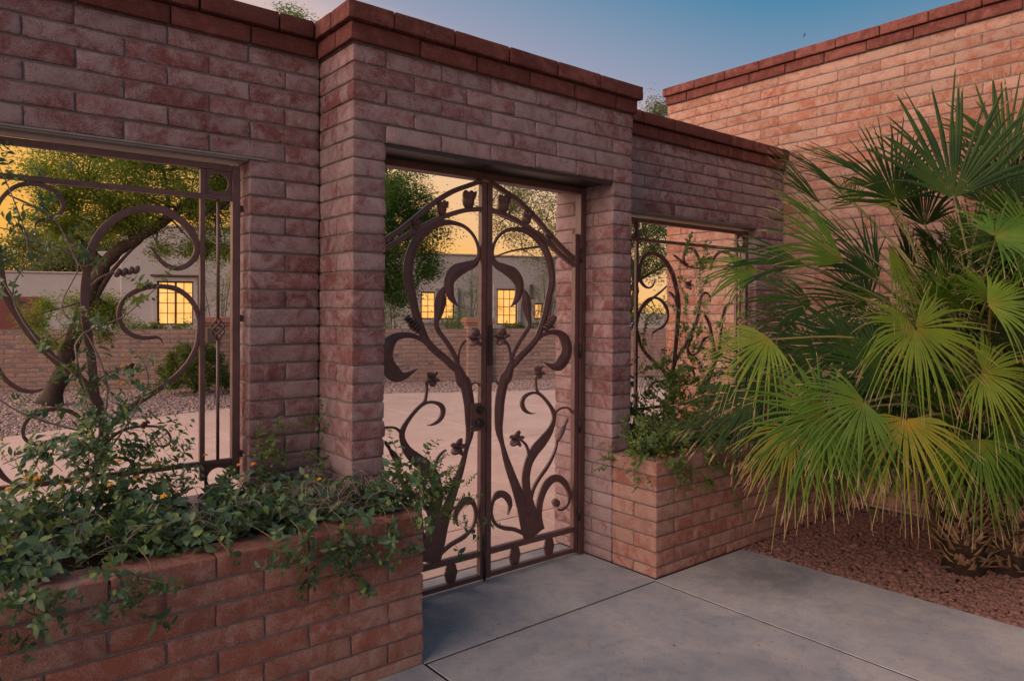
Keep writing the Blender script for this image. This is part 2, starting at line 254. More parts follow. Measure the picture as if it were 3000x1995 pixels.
brick_mat('cap_brick', (.31, .125, .105), (.20, .068, .056), .2, .65, 2.)

def simple(name, col, rough=.8, var=.25, scale=20., bumpd=0., bscale=200., metal=0., spec=.3, col2=None):
    m, t, b, o = newmat(name)
    pos = geo_pos(t)
    n = noise_tex(t, pos, scale, 5, .65)
    c2 = col2 or [x*(1-var) for x in col]
    cc = mixc(t, ramp(t, n, [(.3, (0, 0, 0)), (.7, (1, 1, 1))]), c2, col)
    t.links.new(cc, b.inputs['Base Color'])
    b.inputs['Roughness'].default_value = rough; b.inputs['Metallic'].default_value = metal; b.inputs['Specular IOR Level'].default_value = spec
    if bumpd: bump(t, b, noise_tex(t, pos, bscale, 4, .7), .7, bumpd)
    return m
simple('mortar', (.20, .175, .175), .95, .35, 60, .004, 250)
simple('iron', (.118, .058, .056), .42, .42, 16, .0016, 110, 0., .5)
simple('iron_dark', (.03, .026, .027), .4, .2, 30, 0, 1, .3, .5)
simple('steel_lintel', (.25, .235, .225), .5, .35, 6, .0005, 200, .2, .4)
simple('soil', (.055, .038, .03), 1, .6, 40, .02, 90)
simple('twig', (.30, .235, .20), .9, .5, 25)
simple('bark', (.075, .052, .042), .95, .6, 14, .02, 40)
simple('stem_green', (.16, .17, .07), .7, .4, 30)
simple('stucco', (.40, .375, .36), .95, .12, 2.5, .004, 160)
simple('stucco_warm', (.43, .36, .32), .95, .12, 2.5, .004, 160)
simple('window_frame', (.10, .055, .035), .6, .2, 10)
simple('terracotta', (.36, .19, .14), .85, .2, 20, .003, 100)
simple('sign_stone', (.13, .10, .105), .8, .5, 60, .004, 80)
simple('gravel_red', (.25, .135, .108), .95, .55, 45, .004, 300, col2=(.10, .052, .044))
simple('gravel_grey', (.43, .31, .275), .95, .5, 14, .003, 200, col2=(.20, .15, .14))
simple('dirt', (.16, .09, .07), 1, .5, 12, .01, 120)
simple('ground_mat', (.26, .20, .17), 1, .3, 1.5, .01, 60)
simple('palm_trunk', (.06, .038, .026), 1, .6, 30, .02, 70)
simple('leaf_base', (.34, .23, .14), .9, .6, 14, col2=(.10, .06, .035))
simple('bird_feather', (.03, .028, .03), .8, .2, 40)
simple('door_red', (.17, .06, .045), .7, .2, 6)

def concrete(name, a, b_, warm, stain=None):
    m, t, b, o = newmat(name)
    pos = geo_pos(t)
    n1 = noise_tex(t, pos, 1.3, 5, .62, .3); n2 = noise_tex(t, pos, 5., 5, .7); n3 = noise_tex(t, pos, 160., 4, .7)
    col = mixc(t, ramp(t, n1, [(.36, (0, 0, 0)), (.60, (1, 1, 1))]), a, b_)
    col = mixc(t, math_n(t, 'MULTIPLY', ramp(t, n2, [(.45, (0, 0, 0)), (.75, (1, 1, 1))]), .6), col, warm)
    col = mixc(t, .8, col, ramp(t, n3, [(.3, (.6, .6, .6)), (.6, (1, 1, 1))]), 'MULTIPLY')
    grime = noise_tex(t, pos, 14., 5, .75)
    col = mixc(t, .4, col, ramp(t, grime, [(.36, (.62, .62, .64)), (.52, (1, 1, 1))]), 'MULTIPLY')
    spots = ramp(t, noise_tex(t, pos, 42., 2, .5), [(.27, (.35, .34, .33)), (.32, (1, 1, 1))])
    col = mixc(t, .8, col, spots, 'MULTIPLY')
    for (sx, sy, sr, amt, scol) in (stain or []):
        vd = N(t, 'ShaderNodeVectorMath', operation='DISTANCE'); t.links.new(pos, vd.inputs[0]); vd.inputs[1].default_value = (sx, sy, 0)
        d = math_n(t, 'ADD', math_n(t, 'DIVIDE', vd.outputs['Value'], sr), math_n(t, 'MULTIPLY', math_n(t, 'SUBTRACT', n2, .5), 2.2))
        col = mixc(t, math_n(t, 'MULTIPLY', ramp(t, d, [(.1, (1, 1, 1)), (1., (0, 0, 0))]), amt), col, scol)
    t.links.new(col, b.inputs['Base Color'])
    b.inputs['Roughness'].default_value = .82; b.inputs['Specular IOR Level'].default_value = .35
    bump(t, b, math_n(t, 'ADD', n3, math_n(t, 'MULTIPLY', n2, .6)), .5, .004)
    return m
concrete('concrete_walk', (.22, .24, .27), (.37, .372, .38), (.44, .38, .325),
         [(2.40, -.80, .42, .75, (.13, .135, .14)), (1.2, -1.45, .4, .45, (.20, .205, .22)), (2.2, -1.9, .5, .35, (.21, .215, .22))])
concrete('concrete_drive', (.54, .385, .32), (.62, .46, .39), (.57, .40, .33))

def leaf_mat(name, col, col2, trans=.35, rough=.5, scale=25., tip=None, base=None, spec=.35):
    m, t, b, o = newmat(name)
    pos = geo_pos(t)
    n = noise_tex(t, pos, scale, 3, .6)
    rnd = N(t, 'ShaderNodeObjectInfo').outputs['Random']
    f = math_n(t, 'ADD', math_n(t, 'MULTIPLY', n, 1.6), math_n(t, 'MULTIPLY', math_n(t, 'SUBTRACT', rnd, .5), .5))
    cc = mixc(t, ramp(t, f, [(.5, (0, 0, 0)), (1.05, (1, 1, 1))]), col, col2)
    if tip or base:
        uv = N(t, 'ShaderNodeUVMap'); sp = N(t, 'ShaderNodeSeparateXYZ'); t.links.new(uv.outputs[0], sp.inputs[0])
        vv = math_n(t, 'ADD', sp.outputs[1], math_n(t, 'MULTIPLY', math_n(t, 'SUBTRACT', noise_tex(t, pos, 18., 2), .5), .22))
        if base: cc = mixc(t, ramp(t, vv, [(.0, (1, 1, 1)), (.24, (0, 0, 0))]), cc, base)
        if tip: cc = mixc(t, ramp(t, vv, [(.86, (0, 0, 0)), (.95, (1, 1, 1))]), cc, tip)
    t.links.new(cc, b.inputs['Base Color'])
    b.inputs['Roughness'].default_value = rough; b.inputs['Specular IOR Level'].default_value = spec
    tr = N(t, 'ShaderNodeBsdfTranslucent'); mx = N(t, 'ShaderNodeMixShader'); mx.inputs[0].default_value = trans
    t.links.new(mixc(t, 1., cc, (1.25, 1.2, .55), 'MULTIPLY'), tr.inputs[0])
    t.links.new(b.outputs[0], mx.inputs[1]); t.links.new(tr.outputs[0], mx.inputs[2]); t.links.new(mx.outputs[0], o.inputs[0])
    return m
leaf_mat('leaf_lantana', (.045, .105, .065), (.10, .175, .09), .3, .45, 30)
leaf_mat('leaf_lantana_light', (.10, .18, .06), (.18, .25, .07), .35, .45, 30)
leaf_mat('leaf_vine', (.06, .14, .04), (.16, .22, .05), .35, .5, 20)
leaf_mat('leaf_mesquite', (.06, .12, .022), (.16, .22, .035), .5, .6, 1.2)
leaf_mat('leaf_tree', (.055, .135, .028), (.15, .23, .035), .55, .6, .8)
leaf_mat('leaf_grey', (.11, .14, .065), (.17, .19, .085), .45, .6, 1.0)
leaf_mat('leaf_bush', (.045, .085, .018), (.12, .16, .03), .4, .5, 4)
leaf_mat('leaf_far', (.085, .12, .05), (.13, .16, .06), .4, .6, .5)
TIP = (.50, .36, .22)
leaf_mat('frond_dark', (.017, .050, .013), (.040, .088, .016), .35, .5, 5., TIP, (.06, .11, .015), .25)
leaf_mat('frond_green', (.058, .145, .02), (.115, .215, .026), .45, .5, 5., TIP, (.17, .20, .025), .25)
leaf_mat('frond_olive', (.10, .185, .02), (.185, .27, .028), .45, .5, 5., TIP, (.22, .22, .025), .25)
leaf_mat('frond_gold', (.16, .20, .022), (.26, .27, .032), .45, .5, 5., TIP, (.40, .26, .022), .25)
leaf_mat('frond_dead', (.20, .14, .08), (.30, .22, .13), .2, .8, 8., (.34, .27, .18), (.16, .10, .05), .1)
leaf_mat('petal_orange', (.75, .33, .03), (.85, .5, .05), .3, .6, 60)
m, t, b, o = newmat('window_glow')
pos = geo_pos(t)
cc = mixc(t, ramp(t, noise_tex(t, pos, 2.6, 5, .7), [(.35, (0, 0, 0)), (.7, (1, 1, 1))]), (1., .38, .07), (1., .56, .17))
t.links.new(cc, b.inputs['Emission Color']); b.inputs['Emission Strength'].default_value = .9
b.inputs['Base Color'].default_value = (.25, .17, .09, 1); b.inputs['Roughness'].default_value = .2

# ------------------------------------------------------------------ object helpers
def link(o, parent=None):
    COL.objects.link(o)
    if parent is not None: o.parent = parent
    return o
def tag(o, label=None, cat=None, group=None, kind=None):
    for k, v in (('label', label), ('category', cat), ('group', group), ('kind', kind)):
        if v: o[k] = v
    return o
def thing(name, label, cat, loc=(0, 0, 0), group=None):
    o = bpy.data.objects.new(name, None); o.location = loc; o.empty_display_size = .1
    link(o); return tag(o, label, cat, group)
class MB:
    def __init__(s): s.v = []; s.f = []; s.uv = None; s.n = 0
    def add(s, v, f):
        v = np.asarray(v, float).reshape(-1, 3); b = s.n
        s.v.append(v); s.f += [tuple(int(i)+b for i in q) for q in f]; s.n += len(v)
    def box(s, x0, x1, y0, y1, z0, z1):
        s.add([(x, y, z) for z in (z0, z1) for y in (y0, y1) for x in (x0, x1)],
              [(0, 2, 3, 1), (4, 5, 7, 6), (0, 1, 5, 4), (2, 6, 7, 3), (0, 4, 6, 2), (1, 3, 7, 5)])
    def tube(s, path, rad, n=8, cap=True):
        pts = np.asarray(path, float); m = len(pts)
        rad = np.broadcast_to(np.asarray(rad, float), (m,))
        tan = np.gradient(pts, axis=0); tan /= np.maximum(np.linalg.norm(tan, axis=1, keepdims=True), 1e-9)
        a = np.array([0, 0, 1.]) if abs(tan[0][2]) < .9 else np.array([1., 0, 0])
        vs = []
        for p, tt, r in zip(pts, tan, rad):
            e1 = np.cross(tt, a); e1 /= max(np.linalg.norm(e1), 1e-9); e2 = np.cross(tt, e1); a = np.cross(e1, tt)
            ang = np.arange(n)*2*math.pi/n
            vs.append(p + r*(np.cos(ang)[:, None]*e1 + np.sin(ang)[:, None]*e2))
        f = []
        for i in range(m-1):
            for j in range(n):
                k = (j+1) % n; f.append((i*n+j, i*n+k, (i+1)*n+k, (i+1)*n+j))
        if cap: f += [tuple(range(n-1, -1, -1)), tuple(range((m-1)*n, m*n))]
        s.add(np.concatenate(vs), f)
    def mesh(s, name, smooth=False):
        me = bpy.data.meshes.new(name)
        me.from_pydata(np.concatenate(s.v).tolist() if s.v else [], [], s.f)
        me.validate()
        if smooth: me.polygons.foreach_set('use_smooth', [True]*len(me.polygons))
        me.update(); return me
    def build(s, name, mat, parent=None, smooth=False, loc=None, bevel=0):
        me = s.mesh(name, smooth); me.materials.append(MATS[mat])
        o = bpy.data.objects.new(name, me)
        if loc is not None: o.location = loc
        if bevel:
            md = o.modifiers.new('bevel', 'BEVEL'); md.width = bevel; md.segments = 2; md.limit_method = 'ANGLE'
        return link(o, parent)
def quads_mesh(name, verts, faces, mat, parent=None, uv=None, smooth=False):
    """fast mesh from numpy verts (n,3) and faces (m,k)"""
    me = bpy.data.meshes.new(name); verts = np.asarray(verts, np.float32); faces = np.asarray(faces, np.int32)
    me.vertices.add(len(verts)); me.vertices.foreach_set('co', verts.ravel())
    m, k = faces.shape
    me.loops.add(m*k); me.loops.foreach_set('vertex_index', faces.ravel())
    me.polygons.add(m); me.polygons.foreach_set('loop_start', np.arange(0, m*k, k, dtype=np.int32))
    me.polygons.foreach_set('loop_total', np.full(m, k, np.int32))
    if smooth: me.polygons.foreach_set('use_smooth', np.ones(m, bool))
    if uv is not None:
        l = me.uv_layers.new(name='UVMap'); l.data.foreach_set('uv', np.asarray(uv, np.float32)[faces.ravel()].ravel())
    me.update(calc_edges=True); me.validate(); me.materials.append(MATS[mat])
    return link(bpy.data.objects.new(name, me), parent)
def crom(pts, n=5):
    P = [np.asarray(p, float) for p in pts]; out = []
    for i in range(len(P)-1):
        a, b_, c_, d = P[max(i-1, 0)], P[i], P[i+1], P[min(i+2, len(P)-1)]
        for k in range(n):
            t_ = k/n
            out.append(.5*((2*b_) + (c_-a)*t_ + (2*a-5*b_+4*c_-d)*t_*t_ + (3*b_-a-3*c_+d)*t_**3))
    out.append(P[-1]); return out

# ------------------------------------------------------------------ slump blocks
BLK = {}
def block_mesh(dx, dy, dz, var, mat, rough=1.):
    key = (round(dx, 3), round(dy, 3), round(dz, 3), var, mat, rough)
    if key in BLK: return BLK[key]
    h = np.array([dx, dy, dz])/2; r = min(.008, dz*.13)
    def axis(hh, n):
        inner = np.linspace(-(hh-r), hh-r, n+1)
        return np.concatenate([[-hh], [-hh+r*.35], inner, [hh-r*.35], [hh]])
    ax = [axis(h[0], max(2, int(dx/.045))), axis(h[1], max(2, int(dy/.07))), axis(h[2], 3)]
    idx = {}; vs = []; fs = []
    def vid(i, j, k):
        q = (i, j, k)
        if q not in idx: idx[q] = len(vs); vs.append((ax[0][i], ax[1][j], ax[2][k]))
        return idx[q]
    nx, ny, nz = (len(a)-1 for a in ax)
    for i in range(nx):
        for j in range(ny):
            fs.append((vid(i, j, 0), vid(i, j+1, 0), vid(i+1, j+1, 0), vid(i+1, j, 0)))
            fs.append((vid(i, j, nz), vid(i+1, j, nz), vid(i+1, j+1, nz), vid(i, j+1, nz)))
        for k in range(nz):
            fs.append((vid(i, 0, k), vid(i+1, 0, k), vid(i+1, 0, k+1), vid(i, 0, k+1)))
            fs.append((vid(i, ny, k), vid(i, ny, k+1), vid(i+1, ny, k+1), vid(i+1, ny, k)))
    for j in range(ny):
        for k in range(nz):
            fs.append((vid(0, j, k), vid(0, j, k+1), vid(0, j+1, k+1), vid(0, j+1, k)))
            fs.append((vid(nx, j, k), vid(nx, j+1, k), vid(nx, j+1, k+1), vid(nx, j, k+1)))
    v = np.array(vs); q = np.clip(v, -(h-r), h-r); d = v-q; L = np.linalg.norm(d, axis=1, keepdims=True)
    v = np.where(L > 1e-9, q + d/np.maximum(L, 1e-9)*r, v)
    out = []
    for p in v:
        s = Vector(p)*1. + Vector((var*17.3, var*5.1, 0))
        n1 = noise.noise(s*9.); n2 = noise.noise(s*28. + Vector((3, 9, 1)))
        tz = p[2]/h[2]
        bulge = .003*(1 - (tz+.35)**2)*rough                    # slumped: the belly hangs low
        k = bulge + (.0042*n1 + .0030*n2)*rough
        o_ = np.array([p[0] + math.copysign(k, p[0])*(abs(p[0]) > h[0]-r*1.5), p[1] + math.copysign(k, p[1])*(abs(p[1]) > h[1]-r*1.5), p[2]])
        if tz < -.75: o_[2] += (-.0034*abs(n1) + .0030*n2)*rough
        if tz > .75: o_[2] += (.0016*n2)*rough
        out.append(o_)
    mb = MB(); mb.add(out, fs); me = mb.mesh('block', True); me.materials.append(MATS[mat])
    BLK[key] = me; return me
JT = .0052
def block(parent, x0, x1, y0, y1, z0, z1, mat, name='block', rough=1., nvar=5, jx=JT, jy=JT, jz=JT):
    var = random.randrange(nvar)
    me = block_mesh(x1-x0-2*jx, y1-y0-2*jy, z1-z0-2*jz, var, mat, rough)
    o = bpy.data.objects.new(name, me)
    o.location = ((x0+x1)/2 + random.uniform(-.0012, .0012), (y0+y1)/2 + random.uniform(-.0022, .0022), (z0+z1)/2 + random.uniform(-.001, .001))
    if random.random() < .5: o.rotation_euler[2] = math.pi
    o.rotation_euler[2] += random.uniform(-.003, .003); o.rotation_euler[0] = random.uniform(-.008, .008); o.rotation_euler[1] = random.uniform(-.003, .003)
    return link(o, parent)
def core(parent, boxes, inset=.012, name='mortar'):
    mb = MB()
    for x0, x1, y0, y1, z0, z1 in boxes:
        mb.box(x0+inset, x1-inset, y0+inset, y1-inset, z0, z1)
    return mb.build(name, 'mortar', parent)
def row_joints(a, b_, start, step):
    """block ends between a and b_, joints at start + n*step"""
    k0 = math.floor((a-start)/step); js = [a]
    k = k0
    while start + k*step < b_ - .03:
        q = start + k*step + random.uniform(-.006, .006)
        if q > a + .03: js.append(q)
        k += 1
    js.append(b_); return list(zip(js[:-1], js[1:]))
# ------------------------------------------------------------------ ground, walk, drive
mb = MB(); mb.add([(-400, -400, -.06), (400, -400, -.06), (400, 400, -.06), (-400, 400, -.06)], [(0, 1, 2, 3)])
tag(mb.build('ground', 'ground_mat'), kind='structure')

def slab(parent, poly, z, depth, mat, name='slab'):
    bm = bmesh.new(); f = bm.faces.new([bm.verts.new((x, y, z)) for x, y in poly]); f.normal_update()
    if f.normal.z < 0: f.normal_flip()
    ex = bmesh.ops.extrude_face_region(bm, geom=[f])
    bmesh.ops.translate(bm, vec=(0, 0, -depth), verts=[g for g in ex['geom'] if isinstance(g, bmesh.types.BMVert)])
    bmesh.ops.recalc_face_normals(bm, faces=bm.faces)
    top = [e for e in bm.edges if all(abs(v.co.z-z) < 1e-6 for v in e.verts)]
    bmesh.ops.bevel(bm, geom=top, offset=.003, segments=1, affect='EDGES', profile=.6)
    me = bpy.data.meshes.new(name); bm.to_mesh(me); bm.free(); me.materials.append(MATS[mat])
    return link(bpy.data.objects.new(name, me), parent)
def structure(name):
    o = bpy.data.objects.new(name, None); link(o); o['kind'] = 'structure'; return o
walk = structure('walkway')
g = .0075
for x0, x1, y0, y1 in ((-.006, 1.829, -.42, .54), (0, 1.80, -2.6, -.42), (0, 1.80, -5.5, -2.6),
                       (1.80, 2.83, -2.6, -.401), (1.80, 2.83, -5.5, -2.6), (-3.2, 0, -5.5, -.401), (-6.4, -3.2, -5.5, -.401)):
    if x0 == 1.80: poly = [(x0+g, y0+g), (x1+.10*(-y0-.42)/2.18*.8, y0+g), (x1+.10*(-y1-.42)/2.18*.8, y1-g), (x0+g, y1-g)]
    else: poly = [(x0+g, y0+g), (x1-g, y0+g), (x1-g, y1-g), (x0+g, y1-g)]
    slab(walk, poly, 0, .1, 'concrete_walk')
mb = MB(); mb.box(-6.4, 2.8, -5.5, .53, -.058, -.0035); mb.build('joint_filler', 'soil', walk)

drive = structure('driveway')
edge = [(-7, .64), (-7, 7.6), (-3, 8.0), (-.79, 8.75), (1, 9.4), (2.1, 9.7), (4, 10.05), (5.75, 10.02), (7.0, 9.35), (9, 8.45), (12, 7.2), (14, 6.4), (14, 2.4), (6.5, 2.4), (4.75, 2.2), (4.75, .64)]
def clip(poly, ax, v, keep_gt):
    out = []
    for i in range(len(poly)):
        a, b_ = poly[i], poly[(i+1) % len(poly)]
        ina = (a[ax] > v) == keep_gt; inb = (b_[ax] > v) == keep_gt
        if ina: out.append(a)
        if ina != inb:
            t_ = (v-a[ax])/(b_[ax]-a[ax]); out.append((a[0]+(b_[0]-a[0])*t_, a[1]+(b_[1]-a[1])*t_))
    return out
xs = [-7.1, -4.6, -2.4, -.1, 2.17, 4.5, 6.9, 9.3, 11.7, 14.1]; ys = [.55, 1.31, 4.30, 6.83, 9.4, 12]
for xa, xb in zip(xs[:-1], xs[1:]):
    for ya, yb in zip(ys[:-1], ys[1:]):
        p = edge if ya > .6 else [(-7, .55), (14, .55), (14, 1.4), (-7, 1.4)] if xb < 4.6 else edge
        for ax, v, k in ((0, xa+g, True), (0, xb-g, False), (1, ya+g, True), (1, yb-g, False)): p = clip(p, ax, v, k) if p else p
        if len(p) >= 3:
            area = abs(sum(p[i][0]*p[(i+1) % len(p)][1]-p[(i+1) % len(p)][0]*p[i][1] for i in range(len(p))))/2
            if area > .1: slab(drive, p, -.002, .05, 'concrete_drive')

def stones(name, label, poly_fn, n, bbox, size, z, mat, lumps=.02):
    x = rng.uniform(bbox[0], bbox[1], n*3); y = rng.uniform(bbox[2], bbox[3], n*3)
    ok = poly_fn(x, y); x = x[ok][:n]; y = y[ok][:n]; m = len(x)
    t_ = (1+5**.5)/2
    bv = np.array([(-1, t_, 0), (1, t_, 0), (-1, -t_, 0), (1, -t_, 0), (0, -1, t_), (0, 1, t_), (0, -1, -t_), (0, 1, -t_), (t_, 0, -1), (t_, 0, 1), (-t_, 0, -1), (-t_, 0, 1)])/1.9
    bf = np.array([(0, 11, 5), (0, 5, 1), (0, 1, 7), (0, 7, 10), (0, 10, 11), (1, 5, 9), (5, 11, 4), (11, 10, 2), (10, 7, 6), (7, 1, 8), (3, 9, 4), (3, 4, 2), (3, 2, 6), (3, 6, 8), (3, 8, 9), (4, 9, 5), (2, 4, 11), (6, 2, 10), (8, 6, 7), (9, 8, 1)])
    sz = size*rng.lognormal(0, .32, m)
    sc = np.stack([sz*rng.uniform(.8, 1.35, m), sz*rng.uniform(.7, 1.1, m), sz*rng.uniform(.4, .75, m)], 1)
    v = bv[None]*sc[:, None]*(1+rng.uniform(-.28, .28, (m, 12, 1)))
    A = rng.uniform(0, 2*math.pi, m); B = rng.uniform(-.5, .5, m)
    ca, sa, cb, sb = np.cos(A)[:, None], np.sin(A)[:, None], np.cos(B)[:, None], np.sin(B)[:, None]
    X, Y, Z = v[..., 0], v[..., 1], v[..., 2]
    Y, Z = Y*cb - Z*sb, Y*sb + Z*cb; X, Y = X*ca - Y*sa, X*sa + Y*ca
    zz = z + rng.uniform(-.2, .9, m)*size*.5 + lumps*np.sin(x*2.3)*np.cos(y*1.9)
    V = np.stack([X + x[:, None], Y + y[:, None], Z + zz[:, None]], -1).reshape(-1, 3)
    Fc = (bf[None] + 12*np.arange(m)[:, None, None]).reshape(-1, 3)
    o = quads_mesh(name, V, Fc, mat); return tag(o, label, 'gravel', kind='stuff')
# front bed
mb = MB(); mb.add([(2.78, -.36, -.034), (2.98, -5.4, -.034), (6, -5.4, -.034), (6, -.36, -.034)], [(0, 1, 2, 3)])
tag(mb.build('gravel_bed', 'dirt'), kind='structure')
stones('red_gravel', 'reddish crushed gravel in the bed under the palm', lambda x, y: (x > 2.84+.04*(-y-.42)) & (y < -.40),
       15000, (2.8, 4.77, -3.0, -.4), .0155, -.010, 'gravel_red', .008)
# back bed
mb = MB(); mb.add([(-12, 7, -.05), (16, 5, -.05), (16, 20, -.05), (-12, 20, -.05)], [(0, 1, 2, 3)])
tag(mb.build('gravel_bed', 'gravel_grey'), kind='structure')
ex_ = np.array([p[0] for p in edge[1:12]]); ey_ = np.array([p[1] for p in edge[1:12]])
FE = Vector((.927, -.375, 0)); FN = Vector((.375, .927, 0)); FW0 = Vector((4, 13.4, 0)); FH0 = Vector((7.375, 21.74, 0))
stones('grey_gravel', 'pinkish grey gravel strip before the far block wall', lambda x, y: (y > np.interp(x, ex_, ey_) + .03) & ((x-4)*.375+(y-13.4)*.927 < -.02),
       36000, (-3.5, 11.5, 8, 16), .021, -.038, 'gravel_grey', .01)

# ------------------------------------------------------------------ portal round the gate
portal = thing('gate_portal', 'tall mauve slump block portal with red brick cap framing the iron gate', 'portal', (W/2, .3, 0))
portal.location = (0, 0, 0)
core(portal, [(-u, 0, 0, 3*u, 0, zc(26)), (W, W+u, 0, 3*u, 0, zc(26)), (-u, W+u, 0, 3*u, zc(26), zc(31))])
def zrow(k): return (0, zc(0)) if k < 0 else (zc(k), zc(k+1))
for k in range(-1, 26):
    z0, z1 = zrow(k); cut = 2*u if k % 2 == 0 else u
    for x0, x1 in ((-u, 0), (W, W+u)):
        block(portal, x0, x1, 0, cut, z0, z1, 'block_wall'); block(portal, x0, x1, cut, 3*u, z0, z1, 'block_wall')
L5 = W/5
for k in range(26, 31):
    z0, z1 = zrow(k)
    if k % 2 == 0:
        for x0, x1 in ((-u, 0), (W, W+u)):
            block(portal, x0, x1, 0, 2*u, z0, z1, 'block_wall'); block(portal, x0, x1, 2*u, 3*u, z0, z1, 'block_wall')
        for i in range(5): block(portal, i*L5, (i+1)*L5, 0, 3*u, z0, z1, 'block_wall')
    else:
        js = [-u, L5/2] + [L5*(i+.5) for i in range(1, 5)] + [W+u]
        for a, b_ in zip(js[:-1], js[1:]):
            if a < 0 or b_ > W: 
                block(portal, a, b_, 0, u, z0, z1, 'block_wall'); block(portal, a, b_, u, 3*u, z0, z1, 'block_wall')
            else: block(portal, a, b_, 0, 3*u, z0, z1, 'block_wall')
core(portal, [(-u, W+u, 0, 3*u, zc(31), zc(33)-.012)], .003)
def cap_run(parent, axis, a, b_, c0, c1, z0, z1, start, step=2*u, name='cap_brick'):
    for p, q in row_joints(a, b_, start, step):
        if axis == 'x': block(parent, p, q, c0, c1, z0, z1, 'cap_brick', name, .45, jz=.0035)
        else: block(parent, c0, c1, p, q, z0, z1, 'cap_brick', name, .45, jz=.0035)
for k, e in ((31, .028), (32, .056)):
    z0, z1 = zrow(k)
    cap_run(portal, 'x', -u-e, W+u+e, -e, .17, z0, z1, .2 if k == 31 else .02)
    cap_run(portal, 'y', .17, 3*u+e, -u-e, -.04, z0, z1, .17)
    cap_run(portal, 'y', .17, 3*u+e, W+.04, W+u+e, z0, z1, .3 if k == 31 else .2)
    cap_run(portal, 'x', -.03, W+.03, .44, 3*u+e, z0, z1, .1)
mb = MB(); mb.box(.002, W-.002, .03, 3*u-.02, zc(26)-.009, zc(26)+.002); mb.box(.002, W-.002, .012, .03, zc(26)-.022, zc(26)+.002)
mb.build('lintel_soffit', 'iron_dark', portal)

# ------------------------------------------------------------------ garden walls either side
OPL = (-2.47, -3*u); OPR = (W+3*u, 4.29)
XH = 4.78
def garden_wall(name, label, xa, xb, op, start):
    o = thing(name, label, 'wall')
    zs, zl = zc(7), zc(25)
    core(o, [(xa, op[0], 2*u, 3*u, 0, zc(31)), (op[1], xb, 2*u, 3*u, 0, zc(31)), (op[0]-.02, op[1]+.02, 2*u, 3*u, 0, zs), (op[0]-.02, op[1]+.02, 2*u, 3*u, zl, zc(31))])
    for k in range(5, 31):
        z0, z1 = zrow(k); st = start + (u if k % 2 else 0)
        runs = [(xa, xb)] if (k >= 25 or k < 7) else [(xa, op[0]), (op[1], xb)]
        for r0, r1 in runs:
            for a, b_ in row_joints(r0, r1, st, 2*u): block(o, a, b_, 2*u, 3*u, z0, z1, 'block_wall')
    mb = MB(); mb.box(op[0]-.10, op[1]+.10, 2*u-.006, 2*u+.004, zl-.006, zl+.003)
    mb.box(op[0]+.002, op[1]-.002, 2*u+.004, 3*u-.01, zl-.016, zl+.003)
    mb.build('lintel', 'steel_lintel', o)
    return o
lw = garden_wall('garden_wall', 'mauve slump block wall with wide grille opening behind the overgrown lantana planter', -4.4, -u, OPL, -3*u)
rw = garden_wall('garden_wall', 'mauve slump block wall between gate portal and tall house wall', W+u, XH, OPR, W+3*u)
for o_, a, b_ in ((lw, -4.4, -u), (rw, W+u, XH)):
    core(o_, [(a, b_, 2*u, 3*u, zc(31), zc(33)-.012)], .003)
    for k, e in ((31, .028), (32, .056)):
        z0, z1 = zrow(k)
        aa, bb = (a, b_-e) if o_ is lw else (a+e, b_)
        st = -u if k == 31 else -.06
        if o_ is rw: st = W+u+.35 if k == 31 else W+u+.14
        cap_run(o_, 'x', aa, bb, 2*u-e, 3*u+e, z0, z1, st)

# ------------------------------------------------------------------ planters
def planter(name, label, xa, xb, corner_left):
    o = thing(name, label, 'planter')
    zt = zc(7)
    if corner_left: bx = [(xa, xb, -D, -D+u, 0, zt-.03), (xa, xa+u, -D+u-.03, -.002, 0, zt-.03)]
    else: bx = [(xa, xb, -D, -D+u, 0, zt-.03), (xb-u, xb, -D+u-.03, -.002, 0, zt-.03)]
    core(o, bx)
    for k in range(-1, 7):
        z0, z1 = zrow(k); ev = k % 2 == 0
        fa, fb = xa, xb
        if corner_left:
            if ev: block(o, xa, xa+u, -D, 0, z0, z1, 'block_planter'); fa = xa+u
            else: block(o, xa, xa+u, -D+u, 0, z0, z1, 'block_planter')
            st = xa + (u if ev else 0)
        else:
            if ev: block(o, xb-u, xb, -D, 0, z0, z1, 'block_planter'); fb = xb-u
            else: block(o, xb-u, xb, -D+u, 0, z0, z1, 'block_planter')
            st = xb + (u if ev else 0)
        for a, b_ in row_joints(fa, fb, st, 2*u): block(o, a, b_, -D, -D+u, z0, z1, 'block_planter')
    # soil
    xs_ = np.linspace(xa+.05, xb-.05, 60); ys_ = np.linspace(-D+u-.02, 2*u-.0, 14); V = []; Fc = []
    for i, x in enumerate(xs_):
        for j, y in enumerate(ys_):
            V.append((x, y, zt-.055 + .03*noise.noise(Vector((x*4, y*4, 0))) + .04*math.sin(max(0, min(1, (y+.2)/.5))*2)))
    for i in range(59):
        for j in range(13): Fc.append((i*14+j, (i+1)*14+j, (i+1)*14+j+1, i*14+j+1))
    quads_mesh('soil', V, Fc, 'soil', o)
    return o
lp = planter('block_planter', 'low reddish slump block planter spilling lantana beside the walkway', -4.4, 0, False)
lp.location.z = -.022
rp = planter('block_planter', 'low red slump block planter with clean corner between gate and palm', W, XH, True)

